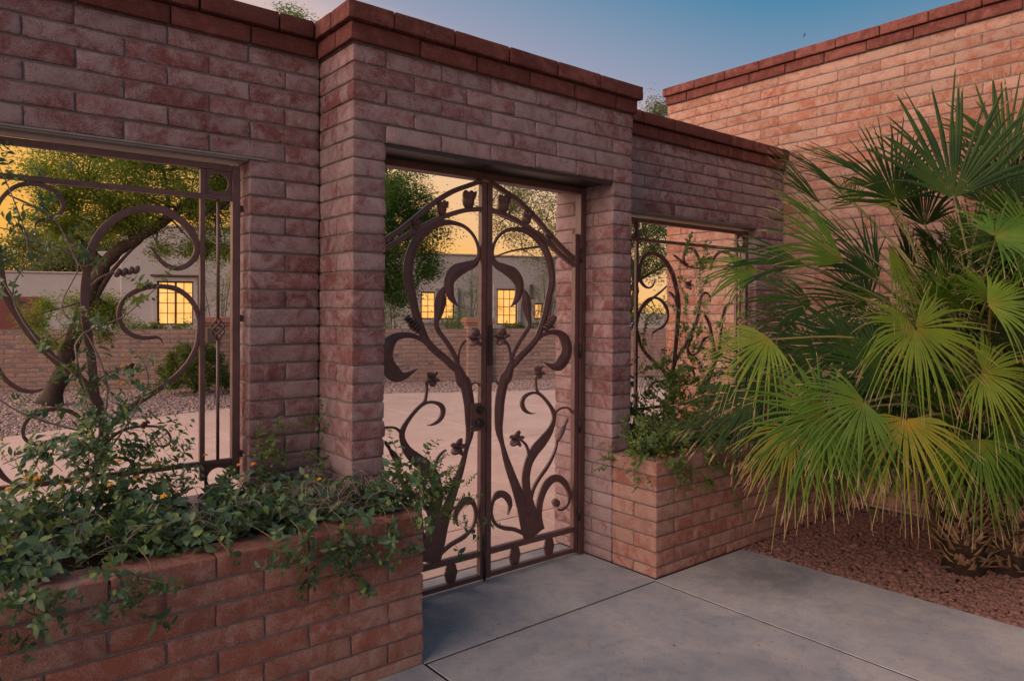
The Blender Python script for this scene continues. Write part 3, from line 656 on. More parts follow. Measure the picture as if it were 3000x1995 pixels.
# ------------------------------------------------------------------ tall house wall on the right
hw = thing('house_wall', 'tall orange block house wall behind the fan palm', 'wall')
HZ0 = 4.203 - 41*c; HY1 = 1.9
core(hw, [(XH, XH+u, -7.6, HY1, 0, 4.203), ], .010)
core(hw, [(XH, XH+u, -7.6, HY1, 4.203, 4.203+2*c-.012)], .003)
far_boxes = []
for k in range(-1, 41):
    z0, z1 = HZ0 + k*c, HZ0 + (k+1)*c
    if k < 0: z0 = 0.
    if z1 - z0 < .03: continue
    st = HY1 + (0 if k % 2 else u)
    for a, b_ in row_joints(-7.6, HY1, st, 2*u):
        vis = a > -2.1 and ((b_ < .75 and z1 > .72) or (b_ >= .4 and (z0 > 3.15 or .85 < z0 < 2.62)))
        if vis: block(hw, XH, XH+u, a, b_, z0, z1, 'block_house', rough=1.5)
        else: far_boxes.append((a, b_, z0, z1))
mb = MB()
for a, b_, z0, z1 in far_boxes: mb.box(XH, XH+u-.01, a+JT, b_-JT, z0+JT, z1-JT)
o_ = mb.build('blocks', 'block_house', hw, bevel=.006); o_['kind'] = 'stuff'
for k, e in ((41, .024), (42, .048)):
    z0, z1 = HZ0+k*c, HZ0+(k+1)*c
    for a, b_ in row_joints(-7.6, HY1+e, HY1 - (.28 if k == 41 else .0), 2*u): block(hw, XH-e, XH+u+e, a, b_, z0, z1, 'cap_brick', 'cap_brick', .45, jz=.0035)
# ------------------------------------------------------------------ wrought iron: flat bars bent in the plane of the gate / grilles (x, z, width)
def ribbon(parent, path, y, th, name, mat='iron', mir=None, n=5, camber=0.):
    P = crom(path, n); P = np.array(P); P[:, 2] = np.maximum(P[:, 2], .004)
    xy = P[:, :2].copy()
    if mir is not None: xy[:, 0] = 2*mir - xy[:, 0]
    t_ = np.gradient(xy, axis=0); t_ /= np.maximum(np.linalg.norm(t_, axis=1, keepdims=True), 1e-9)
    nn = np.stack([-t_[:, 1], t_[:, 0]], 1); hw_ = P[:, 2:3]/2
    m = len(P); ch = np.minimum(.0025, hw_*.3)
    cam_y = camber*np.minimum(1, hw_[:, 0]/.04)
    V = []
    A = xy + nn*hw_; B = xy - nn*hw_; A2 = xy + nn*(hw_-ch); B2 = xy - nn*(hw_-ch)
    def st(q, yy): return np.stack([q[:, 0], yy, q[:, 1]], 1)
    one = np.ones(m)
    rings = [st(A2, y-th/2*one), st(A, y-(th/2-.002)*one), st(A, y+(th/2-.002)*one), st(A2, y+th/2*one),
             st(B2, y+th/2*one), st(B, y+(th/2-.002)*one), st(B, y-(th/2-.002)*one), st(B2, y-th/2*one)]
    mid = [st(xy, y-th/2-cam_y), st(xy, y+th/2-cam_y)]
    rings = rings[:4] + [mid[1]] + rings[4:] + [mid[0]]
    V = np.stack(rings, 1).reshape(-1, 3); K = len(rings); Fc = []
    for i in range(m-1):
        for j in range(K):
            k = (j+1) % K; Fc.append((i*K+j, i*K+k, (i+1)*K+k, (i+1)*K+j))
    mb = MB(); mb.add(V, Fc + [tuple(range(K)), tuple(range((m-1)*K, m*K))[::-1]])
    me_o = mb.build(name, mat, parent)
    bm = bmesh.new(); bm.from_mesh(me_o.data); bmesh.ops.recalc_face_normals(bm, faces=bm.faces); bm.to_mesh(me_o.data); bm.free()
    return me_o
def bar(parent, name, x0, x1, y0, y1, z0, z1, mat='iron', bev=.0025):
    mb = MB(); mb.box(x0, x1, y0, y1, z0, z1); return mb.build(name, mat, parent, bevel=bev)
def lumps(parent, name, items, mat='iron', sub=2):
    """items: (center, radii, rotation z->dir vector) blended spheres"""
    bm = bmesh.new()
    for ct, rad, ax in items:
        M = Matrix.Translation(ct) @ Vector(ax).normalized().to_track_quat('Z', 'Y').to_matrix().to_4x4() @ Matrix.Diagonal((*rad, 1))
        r_ = bmesh.ops.create_icosphere(bm, subdivisions=sub, radius=1, matrix=M)
        for v in r_['verts']: v.co += v.normal*.004*noise.noise(v.co*40)
    me = bpy.data.meshes.new(name); bm.to_mesh(me); bm.free(); me.materials.append(MATS[mat])
    me.polygons.foreach_set('use_smooth', [True]*len(me.polygons))
    return link(bpy.data.objects.new(name, me), parent)
def flower(parent, x, z, y, r, rot=0., name='flower'):
    it = [((x, y-.012, z), (r*.33, r*.33, r*.4), (0, -1, 0))]
    for i in range(5):
        a = rot + i*2*math.pi/5; d = Vector((math.cos(a), -.45, math.sin(a)))
        it.append((Vector((x, y-.012, z)) + d*r*.44, (r*.56, r*.26, r*.62), d))
    return lumps(parent, name, it)
def tulip(parent, x, z, y, r, name='tulip', tilt=0.):
    it = [((x, y, z), (r*.62, r*.5, r*.85), (math.sin(tilt), 0, math.cos(tilt)))]
    for i, dx in enumerate((-.42, .05, .45)):
        it.append(((x+dx*r, y-.018-.01*(i == 1), z+r*.42), (r*.36, r*.2, r*.5), (dx*.8, -.2, 1)))
    return lumps(parent, name, it)
def ridged_bud(parent, a, b_, y, r, name='bud', n=6):
    a = Vector((a[0], y, a[1])); b_ = Vector((b_[0], y, b_[1])); d = (b_-a); it = []
    for i in range(n):
        f = (i+.5)/n; rr = r*(.55+.55*math.sin(math.pi*min(1, f*.8+.15)))
        it.append((a + d*f, (rr, rr*.9, d.length/n*.55), d + Vector((0, .2*d.length, .25*d.length))))
    return lumps(parent, name, it)
YG = .30; XC = W/2
gf = thing('gate_surround', 'dark plum steel posts and header framing the double gate inside the portal', 'gate surround')
for s in (0, 1):
    x0, x1 = (W-.055, W-.004) if s else (.004, .055)
    bar(gf, 'post', x0, x1, YG-.03, YG+.03, .0, 2.70)
    bar(gf, 'base_plate', x0-.012, x1+.003, YG-.045, YG+.045, -.0, .008)
bar(gf, 'header', .057, W-.057, YG-.028, YG+.028, 2.655, 2.70)
def gate_leaf(label, mir):
    o = thing('gate_leaf', label, 'gate')
    X = (lambda x: 2*mir - x) if mir is not None else (lambda x: x)
    def xb(name, xa, xb_, y0, y1, z0, z1, mat='iron'):
        p, q = sorted((X(xa), X(xb_))); return bar(o, name, p, q, y0, y1, z0, z1, mat)
    ya, yb = YG-.020, YG+.020
    xb('stile', XC+.003, XC+.045, ya, yb, .015, 2.645); xb('stile', 1.722, 1.760, ya, yb, .015, 2.36)
    xb('rail', XC+.046, 1.721, ya+.002, yb-.002, .016, .048); xb('rail', XC+.046, 1.721, ya+.002, yb-.002, .168, .206)
    i = 0
    for k, path in GATE.items():
        i += 1
        if k.startswith('arch'):
            pth = [(x, z, .030) for x, z, w_ in path]; pth[0] = (XC+.04, pth[0][1]+.005, .030); pth[-1] = (1.73, pth[-1][1], .030)
            ribbon(o, pth, YG, .034 if 'outer' in k else .031, 'arch_bar', 'iron', mir)
        else:
            nm = {'main': 'scroll_stem', 'inner': 'leaf_stem', 'stemB': 'scroll_stem', 'stemD': 'scroll_stem'}.get(k, 'stem' if 'stem' in k else 'curl')
            ribbon(o, path, YG-.002+.0007*i, .0105+.0006*i, nm, 'iron', mir, 5, .010 if k in ('main', 'rleaf', 'inner') else .003)
    for (x, z, r_) in ((1.056, 2.507, .072), (1.265, 2.434, .058), (1.458, 2.312, .045)): tulip(o, X(x), z, YG-.005, r_)
    for (x, z, r_, ro) in ((1.022, 1.613, .062, .3), (1.351, 1.371, .052, .9), (1.153, .92, .060, 1.4)): flower(o, X(x), z, YG-.02, r_, ro)
    ridged_bud(o, (X(1.425), 1.66), (X(1.525), 1.755), YG-.012, .036)
    ridged_bud(o, (X(1.57), .392), (X(1.525), .435), YG-.012, .032, 'bud', 4)
    lumps(o, 'calla_bud', [((X(1.592), YG-.012, .905), (.026, .02, .075), (X(1.6)-X(1.5), -.0, .145)), ((X(1.64), YG-.012, .975), (.012, .012, .05), (X(1.6)-X(1.5), 0, .15))])
    for x in (1.177, 1.494):                                       # scalloped plates between the two low rails
        pts = []
        for q in range(48):
            a = q*2*math.pi/48; r_ = 1 + .09*abs(math.cos(4*a))
            pts.append((X(x)+.044*r_*math.sin(a), .108+.066*r_*math.cos(a)))
        mb = MB(); V = [(p[0], YG-.006, p[1]) for p in pts] + [(p[0], YG+.006, p[1]) for p in pts] + [(X(x), YG-.012, .108), (X(x), YG+.012, .108)]
        Fc = [(q, (q+1) % 48, 48+(q+1) % 48, 48+q) for q in range(48)] + [(96, (q+1) % 48, q) for q in range(48)] + [(97, 48+q, 48+(q+1) % 48) for q in range(48)]
        mb.add(V, Fc); mb.build('scalloped_plate', 'iron', o)
    for z in (2.2, 1.5, .95, .30):
        xa, xb_ = sorted((X(1.762), X(1.776))); mb = MB(); mb.tube([((xa+xb_)/2, YG-.030, z-.05), ((xa+xb_)/2, YG-.030, z+.05)], .009, 10); mb.build('hinge', 'iron_dark', o, True)
    return o
gr = gate_leaf('right leaf of the plum iron flower gate, hinged beside the red planter corner', None)
gl = gate_leaf('left leaf of the plum iron flower gate, carrying the lock plate', XC)
bar(gl, 'lock_plate', .776, .878, YG-.033, YG-.024, 1.005, 1.19)
mb = MB(); mb.tube([(.846, YG-.033, 1.145), (.846, YG-.052, 1.145)], .028, 20); mb.tube([(.846, YG-.052, 1.145), (.846, YG-.066, 1.145)], .019, 16)
mb.build('deadbolt', 'iron_dark', gl, False, bevel=.003)
mb = MB(); mb.tube([(.846, YG-.033, 1.058), (.846, YG-.048, 1.058)], .027, 20); mb.tube([(.846, YG-.048, 1.058), (.846, YG-.075, 1.058)], .011, 12)
mb.tube([(.85, YG-.073, 1.058), (.82, YG-.076, 1.056), (.775, YG-.075, 1.048), (.748, YG-.07, 1.042)], [.011, .011, .009, .006], 10)
mb.build('lever_handle', 'iron_dark', gl, True)
mb = MB(); mb.tube([(XC-.016, YG-.03, .006), (XC-.016, YG-.03, .30)], .007, 8); mb.build('drop_bolt', 'iron_dark', gl, True)
bar(gr, 'astragal', XC-.004, XC+.004, YG+.022, YG+.028, .02, 2.64)
bar(gr, 'strike_box', XC+.006, XC+.040, YG-.034, YG-.021, 1.43, 1.70, 'iron_dark')

def grille(label, x_in, x_out, v_in, v_out, data, y, mir_list, zt=2.575):
    """x_in/x_out: outer frame edges; v_in, v_out: inner uprights; data: ribbons"""
    o = thing('iron_grille', label, 'grille')
    a, b_ = min(x_in, x_out), max(x_in, x_out)
    for x0, x1 in ((a, a+.042), (b_-.042, b_)): bar(o, 'post', x0, x1, y-.021, y+.021, .88, zt)
    bar(o, 'rail', a+.043, b_-.043, y-.018, y+.018, zt-.034, zt-.001)
    p, q = min(v_in, v_out), max(v_in, v_out)
    bar(o, 'rail', a+.043, b_-.043, y-.015, y+.015, 2.383, 2.409); bar(o, 'rail', a+.043, b_-.043, y-.0155, y+.0155, .958, .982)
    for xx in (p, q): bar(o, 'upright', xx-.013, xx+.013, y-.0135, y+.0135, .88, zt-.035)
    for (x0, x1) in ((a+.043, p-.014), (q+.014, b_-.043)):
        xm = (x0+x1)/2
        # corner plates with a round hole, at the top and the foot
        for z0, z1 in ((2.410, zt-.036), (.81, .957)):
            zm = (z0+z1)/2; rr = min(x1-x0, z1-z0)*.40; K = 40; V = []; Fc = []
            for yy in (y-.004, y+.004):
                for i in range(K):
                    an = 2*math.pi*i/K; dx, dz = math.cos(an), math.sin(an); s_ = 1/max(abs(dx), abs(dz))
                    V += [(xm+rr*dx, yy, zm+rr*dz), (xm+dx*s_*(x1-x0)/2, yy, zm+dz*s_*(z1-z0)/2)]
            for i in range(K):
                j = (i+1) % K
                Fc += [(2*i, 2*i+1, 2*j+1, 2*j), (2*K+2*i, 2*K+2*j, 2*K+2*j+1, 2*K+2*i+1), (2*i, 2*j, 2*K+2*j, 2*K+2*i)]
            mb = MB(); mb.add(V, Fc); mb.build('corner_plate', 'iron', o)
        mb = MB(); mb.tube([(xm, y, .983), (xm, y, 1.63)], .009, 8); mb.tube([(xm, y, 1.745), (xm, y, 2.382)], .009, 8); mb.build('basket_bar', 'iron', o, True)
        mb = MB()
        for h in range(4):                                          # twisted basket
            pts = []
            for i in range(17):
                f = i/16; an = h*math.pi/2 + f*math.pi*1.3; r_ = .006 + .028*math.sin(math.pi*f)
                pts.append((xm+r_*math.cos(an), y+r_*math.sin(an), 1.63+.115*f))
            mb.tube(pts, .0055, 6)
        mb.build('twisted_basket', 'iron', o, True)
    i = 0
    for mir in mir_list:
        for k, path in data.items():
            i += 1
            ribbon(o, path, y+.0004*i-.003, .0125+.0005*i, 'stem' if 'stem' in k else 'scroll', 'iron', mir, 5, .003)
    return o
lg = grille('plum iron grille with sweeping scrolls and twisted basket bar in lantana wall opening', -.632, -2.45, -.826, -2.255, LEFT, .50, [None])
for z in (2.345, 1.745, 1.0): bar(lg, 'wall_lug', -.632, -.612, .488, .512, z-.018, z+.018)
lumps(lg, 'bud', [((-1.20+.028*i, .488, 1.978+.006*i), (.014, .016, .024), (.5, -.2, 1)) for i in range(-1, 3)])
flower(lg, -1.18, 1.49, .48, .038)
ridged_bud(lg, (-1.125, 1.195), (-1.085, 1.225), .488, .02, 'bud', 3)
rg = grille('plum iron grille hung with thin vines in opening between portal and house wall', 2.46, 4.262, 2.645, 4.09, RIGHT, .50, [None])
flower(rg, 3.305, 2.03, .48, .05); flower(rg, 2.962, 1.455, .48, .035)
# ------------------------------------------------------------------ leafy sprigs
def leaf_geo(L, wd, fold, curl, rows=4):
    """leaf along +x, lying in xy, (rows+1)x3 grid"""
    V = []; Fc = []
    for i in range(rows+1):
        f = i/rows; hw_ = wd/2*math.sin(math.pi*min(1, f**.85*.97+.015))
        x = L*f; z = -curl*L*f*f
        V += [(x, -hw_, z+fold*hw_), (x, 0, z), (x, hw_, z+fold*hw_)]
    for i in range(rows):
        for j in (0, 1): Fc.append((i*3+j, (i+1)*3+j, (i+1)*3+j+1, i*3+j+1))
    return np.array(V), Fc
def basis(d, roll=0.):
    d = Vector(d).normalized(); a = Vector((0, 0, 1)) if abs(d.z) < .95 else Vector((1, 0, 0))
    y = a.cross(d).normalized(); z = d.cross(y)
    M = Matrix((d, y, z)).transposed()
    return np.array(M @ Matrix.Rotation(roll, 3, 'X'))
def sprig_mesh(name, length, nleaf, ls, mats, droop=.3, stemr=.0018, seed=0, wd=.55, opp=True, tipup=.0):
    rs = random.Random(seed); mb = MB(); path = []
    p = Vector((0, 0, 0)); d = Vector((0, 0, 1)); az = rs.uniform(0, 6.28)
    n = 8
    for i in range(n+1):
        path.append(tuple(p)); d = (d + Vector((math.cos(az), math.sin(az), -.3))*droop/n + Vector((rs.gauss(0, .06), rs.gauss(0, .06), rs.gauss(0, .04)))).normalized(); p = p + d*length/n
    mb.tube(path, np.linspace(stemr, stemr*.5, n+1), 4, False)
    nst = len(mb.f); idx = []
    for q in range(nleaf):
        f = .12 + .88*(q+1)/nleaf; i = min(n-1, int(f*n)); t_ = f*n-i
        pos = np.array(path[i])*(1-t_) + np.array(path[i+1])*t_
        axis_ = Vector(path[i+1])-Vector(path[i])
        for s in ((0, 1) if opp else (q % 2,)):
            an = az + q*1.57 + s*math.pi + rs.gauss(0, .4)
            o_ = Vector((math.cos(an), math.sin(an), 0)); dd = (o_ + axis_.normalized()*rs.uniform(.1, .7) + Vector((0, 0, rs.uniform(-.25, .25)))).normalized()
            L = ls*rs.uniform(.6, 1.15)*(1-.35*f if f > .75 else 1)
            V, Fc = leaf_geo(L, L*wd*rs.uniform(.85, 1.15), rs.uniform(.1, .5), rs.uniform(-.1, .35))
            B = basis(dd, rs.gauss(0, .5)); mb.add(V @ B.T + pos, Fc)
    me = mb.mesh(name, True); me.materials.append(MATS['stem_green'])
    for m_ in mats: me.materials.append(MATS[m_])
    mi = np.zeros(len(me.polygons), np.int32); nl = 8
    for k in range(nst, len(mi)): mi[k] = 1 + (((k-nst)//nl)*7919 % 10 < 2 if len(mats) > 1 else 0)
    me.polygons.foreach_set('material_index', mi)
    return me
LANT = [sprig_mesh('sprig', random.uniform(.14, .26), 5, .062, ['leaf_lantana', 'leaf_lantana_light'], .8, seed=i) for i in range(10)]
LIGHT = [sprig_mesh('sprig', random.uniform(.15, .26), 6, .044, ['leaf_lantana_light', 'leaf_vine'], .8, seed=40+i) for i in range(6)]
FINE = [sprig_mesh('sprig', random.uniform(.10, .18), 9, .026, ['leaf_vine', 'leaf_lantana'], .8, seed=20+i, wd=.6) for i in range(8)]
VINE = [sprig_mesh('sprig', random.uniform(.10, .20), 8, .024, ['leaf_vine', 'leaf_lantana_light'], .8, .0014, seed=60+i, wd=.8) for i in range(8)]
BIGL = [sprig_mesh('sprig', random.uniform(.10, .18), 4, .072, ['leaf_lantana', 'leaf_lantana'], .9, seed=80+i, wd=.5) for i in range(5)]
def put_sprig(parent, me, loc, d, scale=1.):
    o = bpy.data.objects.new('sprig', me)
    q = Vector(d).normalized().to_track_quat('Z', 'Y') @ Matrix.Rotation(random.uniform(0, 6.28), 3, 'Z').to_quaternion()
    o.rotation_mode = 'QUATERNION'; o.rotation_quaternion = q; o.location = loc; o.scale = (scale,)*3
    return link(o, parent)
FLW = None
def put_flower(parent, loc):
    global FLW
    if FLW is None:
        bm = bmesh.new()
        for i in range(16):
            d = Vector((random.gauss(0, 1), random.gauss(0, 1), abs(random.gauss(0, 1)))).normalized()
            bmesh.ops.create_icosphere(bm, subdivisions=1, radius=.0042, matrix=Matrix.Translation(d*.010))
        FLW = bpy.data.meshes.new('flower_head'); bm.to_mesh(FLW); bm.free(); FLW.materials.append(MATS['petal_orange'])
    o = bpy.data.objects.new('flower_head', FLW); o.location = loc; s = random.uniform(.8, 1.3); o.scale = (s, s, s*.8); return link(o, parent)
def U(a, b_): return random.uniform(a, b_)
def stems_mesh(parent, paths, mat, name, r0=.003):
    mb = MB()
    for p in paths: mb.tube(crom(p, 4), np.linspace(r0, r0*.45, (len(p)-1)*4+1), 5, False)
    o = mb.build(name, mat, parent, True); return o

# lantana shrubs in the left planter: x range, height of the leaf mass
shrubs = [('leafy green lantana shrub climbing the grille foot with yellow flowers', -2.0, -1.25, 1.04, 150, LANT+LIGHT, 7),
          ('dense low lantana shrub in planter below the grille basket bar', -1.25, -.62, .98, 135, LANT, 4),
          ('twiggy lantana shrub with bare dry stems beside the portal corner', -.62, -.12, .95, 85, LANT, 1)]
for lab, xa, xb_, ht, n, lib, nf in shrubs:
    o = thing('lantana_shrub', lab, 'shrub', ((xa+xb_)/2, 0, zc(7)-.05)); ox = Vector(o.location)
    ppaths = []
    for i in range(n):
        x = U(xa, xb_); y = U(-.27, .36 if x < -.24 else -.02); dz = U(0, 1)
        top = ht + .07*noise.noise(Vector((x*3, y*3, 5))) - .22*max(0, min(1, (.05-y)/.38))
        z = zc(7)-.06 + max(.03, (top-.16-(zc(7)-.06)))*dz
        if i % 9 == 0 and y < 0: lib_ = BIGL
        else: lib_ = lib
        if 'twiggy' in lab and x > -.48 and U(0, 1) < .55: z = zc(7)-.05+U(0, .05)
        d = (U(-.6, .6), U(-.9, .35), U(.25, 1.1))
        put_sprig(o, random.choice(lib_), Vector((x, y, z))-ox, d, U(.7, 1.3))
        if i % 3 == 0: ppaths.append([(x-ox.x+U(-.1, .1), y+U(-.1, .1), -.01), (x-ox.x+U(-.05, .05), y+U(-.05, .05), (z-ox.z)*.6), (x-ox.x, y, z-ox.z)])
    stems_mesh(o, ppaths, 'twig', 'woody_stems', .0032)
    for i in range(nf):
        put_flower(o, Vector((U(xa, xb_), U(-.25, .3), U(ht-.03, ht+.10)))-ox)
    # dry twigs lying through the mass
    tw = []
    for i in range(260 if 'twiggy' in lab else 70):
        x = U(xa, xb_) if 'twiggy' not in lab else random.gauss(-.36, .13); y = U(-.30, .2 if x < -.24 else -.03); z = zc(7)+U(-.02, .12)
        a = U(0, 6.28); L = U(.06, .22); b2 = U(-.03, .06)
        x = min(x, -.06)
        tw.append([(x-ox.x, y, z-ox.z), (x-ox.x+math.cos(a)*L*.5, y+math.sin(a)*L*.5*.6, z-ox.z+b2+.02), (x-ox.x+math.cos(a+.4)*L, y+math.sin(a+.4)*L*.5, z-ox.z+b2*.3)])
    t_o = stems_mesh(o, tw, 'twig', 'dry_twigs', .0020); t_o['kind'] = 'stuff'
# trailing runners over the planter front
trail = [(-1.80, .56, 15), (-1.67, .62, 12), (-1.36, .62, 12), (-1.28, .70, 3), (-.98, .72, 2), (-.80, .68, 6), (-.68, .60, 10), (-.55, .52, 12), (-.45, .50, 11), (-.33, .42, 6), (-.22, .60, 7), (-.10, .56, 7)]
tr = thing('trailing_lantana', 'lantana runners hanging over the front edge of the long planter', 'vine', (-.9, -D-.02, zc(7))); ox = Vector(tr.location)
pp = []
for x, zl, n in trail:
    base = Vector((x+U(-.03, .03), -.30, zc(7)+.04)); mid_ = Vector((x+U(-.02, .02), -D-.03, zc(7)+.015)); end = Vector((x+U(-.05, .08), -D-.05, zl))
    pp.append([tuple(base-ox), tuple(mid_-ox), tuple((mid_+end)/2+Vector((U(-.02, .02), -.025, 0))-ox), tuple(end-ox)])
    for i in range(n):
        f = U(-.25, 1); 
        p = mid_.lerp(end, f) if f > 0 else base.lerp(mid_, 1+f*3)
        p = p + Vector((U(-.06, .06), U(-.03, .0), U(-.02, .03)))
        put_sprig(tr, random.choice(BIGL if i % 2 else LANT), p-ox, (U(-.7, .7), U(-.9, -.15), U(-.9, .3)), U(.55, .95))
for p in pp: stems_mesh(tr, [p], 'stem_green', 'runner', .0024)
# finer shrub that leans past the planter end towards the gate
o = thing('small_leaved_shrub', 'fine leaved shrub leaning past planter end in front of left gate leaf', 'shrub', (-.05, -.12, zc(7)-.05)); ox = Vector(o.location)
for i in range(120):
    f = U(0, 1)**.8; p = Vector((-.12+.40*f+U(-.10, .10), -.19+U(-.13, .12), zc(7)+.02+U(-.04, .13)-.22*max(0, f-.45)*U(.3, 1.6)))
    put_sprig(o, random.choice(FINE+LANT[:2]), p-ox, (U(-.2, 1), U(-.6, .5), U(-.3, 1)), U(.7, 1.05))
stems_mesh(o, [[(U(-.1, .02), U(-.05, .05), 0), (U(0, .15), U(-.06, .06), U(.05, .12)), (U(.15, .36), U(-.1, .06), U(-.1, .15))] for i in range(26)], 'twig', 'woody_stems', .0026)
for p, d in (((.34, -.2, .60), (.8, -.2, -.4)), ((.42, -.22, .55), (.9, 0, .5)), ((.30, -.25, .50), (.5, 0, -.8)), ((.12, -.2, .98), (.2, 0, 1)), ((.02, -.1, 1.0), (-.2, 0, 1))):
    put_sprig(o, random.choice(LANT), Vector(p)-ox, d, .9)
stems_mesh(o, [[(.2, -.1, .05), (.32, -.1, -.06), (.45, -.1, -.15)]], 'stem_green', 'runner', .002)

# woody vine climbing through the left grille
o = thing('climbing_vine', 'woody vine with dark oval leaves climbing through the scrolled grille', 'vine', (-1.3, .45, zc(7)-.03)); ox = Vector(o.location)
VP = [[(-1.33, .40, .78), (-1.34, .44, 1.15), (-1.40, .47, 1.45), (-1.55, .46, 1.62), (-1.66, .47, 1.85), (-1.60, .46, 2.06), (-1.66, .46, 2.3), (-1.74, .46, 2.5)],
      [(-1.34, .42, 1.1), (-1.28, .44, 1.4), (-1.36, .46, 1.66), (-1.47, .46, 1.80), (-1.40, .46, 2.02), (-1.58, .46, 2.12), (-1.72, .46, 2.16)],
      [(-1.33, .40, 1.05), (-1.20, .43, 1.22), (-1.10, .44, 1.42), (-1.13, .45, 1.55)], [(-1.30, .42, 1.2), (-1.42, .42, 1.62), (-1.22, .44, 1.75), (-1.10, .46, 1.86), (-1.04, .46, 1.92)],
      [(-1.36, .42, 1.2), (-1.60, .42, 1.3), (-1.75, .42, 1.42)], [(-1.40, .45, 2.0), (-1.50, .46, 2.22), (-1.62, .46, 2.27)], [(-1.31, .38, .8), (-1.18, .38, 1.05), (-1.0, .4, 1.18)],
      [(-1.66, .46, 1.85), (-1.74, .46, 2.0), (-1.8, .46, 2.1)], [(-1.38, .43, 1.0), (-1.5, .40, 1.15), (-1.7, .4, 1.1)]]
stems_mesh(o, [[tuple(Vector(q)-ox) for q in p] for p in VP], 'twig', 'woody_stems', .0055)
for p in VP:
    cp = crom(p, 6)
    for q in cp:
        if q[2] > .85 and U(0, 1) < (.9 if q[2] < 1.6 else .5):
            put_sprig(o, random.choice(LANT+BIGL+LIGHT[:2]), Vector(q)+Vector((U(-.02, .02), U(-.03, .01), 0))-ox, (U(-1, 1), U(-.6, .2), U(-.2, 1)), U(.45, .85))
for (x, z) in ((-1.72, 2.44), (-1.69, 2.47), (-1.66, 2.42), (-1.62, 2.43), (-1.73, 2.14), (-1.58, 2.06), (-1.5, 2.02), (-1.47, 2.10), (-1.40, 2.44)):
    put_sprig(o, random.choice(BIGL), Vector((x, .46, z))-ox, (U(-1, 1), U(-.3, .2), U(-.6, 1)), .7)
for i in range(130):                                                 # leafy skirt at its foot
    a = U(0, 6.28); r_ = U(0, .33); put_sprig(o, random.choice(LIGHT+LANT), Vector((-1.30+r_*math.cos(a), .25+.35*r_*math.sin(a), U(.80, 1.28)-r_*.5))-ox, (math.cos(a), -.3, U(.2, 1.2)), U(.6, 1))
for p in ((-1.185, .45, 1.50), (-1.21, .45, 1.505), (-1.22, .43, 1.42), (-1.05, .42, 1.2), (-1.4, .3, 1.15), (-1.17, .3, 1.12), (-1.1, .25, 1.05), (-1.72, .3, 1.22), (-1.2, .2, 1.0), (-1.5, .2, 1.02)): put_flower(o, Vector(p)-ox)
# little vine on the pier beside the grille
o = thing('climbing_vine', 'small sprig of vine clinging to the block pier beside the grille post', 'vine', (-.55, .38, .85)); ox = Vector(o.location)
for i in range(26): put_sprig(o, random.choice(FINE), Vector((U(-.62, -.45), U(.33, .38), U(.85, 1.18)))-ox, (U(-.6, .6), -.6, U(0, 1)), U(.6, 1))
for i in range(16): put_sprig(o, random.choice(FINE), Vector((-.27+U(-.05, .05), U(.30, .37), U(.85, 1.25)))-ox, (U(-.6, .6), -.6, U(0, 1)), U(.5, .9))
stems_mesh(o, [[(0, .0, -.05), (.02, -.01, .12), (-.05, 0, .32)]], 'twig', 'woody_stem', .002)
stems_mesh(o, [[(.28, -.02, -.05), (.26, -.02, .2), (.30, 0, .42)]], 'twig', 'woody_stem', .002)

# right planter: dense fine-leaved mass
o = thing('small_leaved_shrub', 'dense dark green ground cover mounding over the red planter corner', 'shrub', (2.5, 0, zc(7)-.05)); ox = Vector(o.location)
for i in range(300):
    x = 1.86 + 1.5*U(0, 1)**1.25; y = U(-.38, .36 if x > 2.08 else -.03); top = 1.02 - .10*max(0, x-2.4) - .10*max(0, -y-.05) + .06*noise.noise(Vector((x*4, y*4, 2)))
    z = zc(7)-.03 + (top-.10-zc(7)+.03)*U(.15, 1)
    put_sprig(o, random.choice(FINE), Vector((x, y, z))-ox, (U(-.6, .5), U(-.9, .3), U(.1, 1)), U(1.0, 1.6))
for x, zl, n in ((1.90, .72, 8), (2.0, .66, 10), (2.06, .60, 12), (2.33, .58, 14), (2.38, .55, 9), (2.66, .40, 14), (2.5, .7, 8)):
    for i in range(n): put_sprig(o, random.choice(FINE if i % 3 else LIGHT), Vector((x+U(-.05, .05), -D-U(.0, .04), U(zl, zc(7)+.03)))-ox, (U(-.7, .7), U(-.8, -.1), U(-.9, .4)), U(.6, .9))
for i in range(26):                                                  # over the corner towards the gate
    y = U(-.36, .05); put_sprig(o, random.choice(FINE), Vector((W-U(0, .05), y, U(.66, .88)))-ox, (U(-.9, -.1), U(-.6, .3), U(-.5, .8)), U(.6, 1))
stems_mesh(o, [[(U(-.5, .5), U(-.3, .1), 0), (U(-.5, .5), U(-.35, .1), .12), (U(-.6, .6), U(-.4, 0), .2)] for i in range(40)], 'twig', 'woody_stems', .002)
for i in range(8): put_flower(o, Vector((U(1.9, 2.5), U(-.42, -.3), U(.76, .84)))-ox)
# thin vines over the right grille
o = thing('climbing_vine', 'thin vines with tiny round leaves strung over grille beside the palm', 'vine', (3.4, .46, zc(7)-.03)); ox = Vector(o.location)
pp = []
for i in range(46):
    x = U(2.5, 4.2); pth = [Vector((x, .44, .8))]
    zmax = U(1.2, 2.5) if x > 3.0 else U(1.05, 1.7)
    while pth[-1].z < zmax: pth.append(pth[-1] + Vector((U(-.16, .16), U(-.015, .015), U(.08, .22))))
    if len(pth) < 2: continue
    pp.append([tuple(q-ox) for q in pth])
    for q in crom(pth, 4):
        dens = .75 if q[2] < 1.3 or q[0] > 3.6 else .4
        if U(0, 1) < dens and len(o.children) < 296: put_sprig(o, random.choice(VINE), Vector(q)+Vector((U(-.03, .03), U(-.04, .02), 0))-ox, (U(-1, 1), U(-.7, .3), U(-.3, 1)), U(1.0, 1.8))
stems_mesh(o, pp, 'twig', 'thin_stems', .0026)

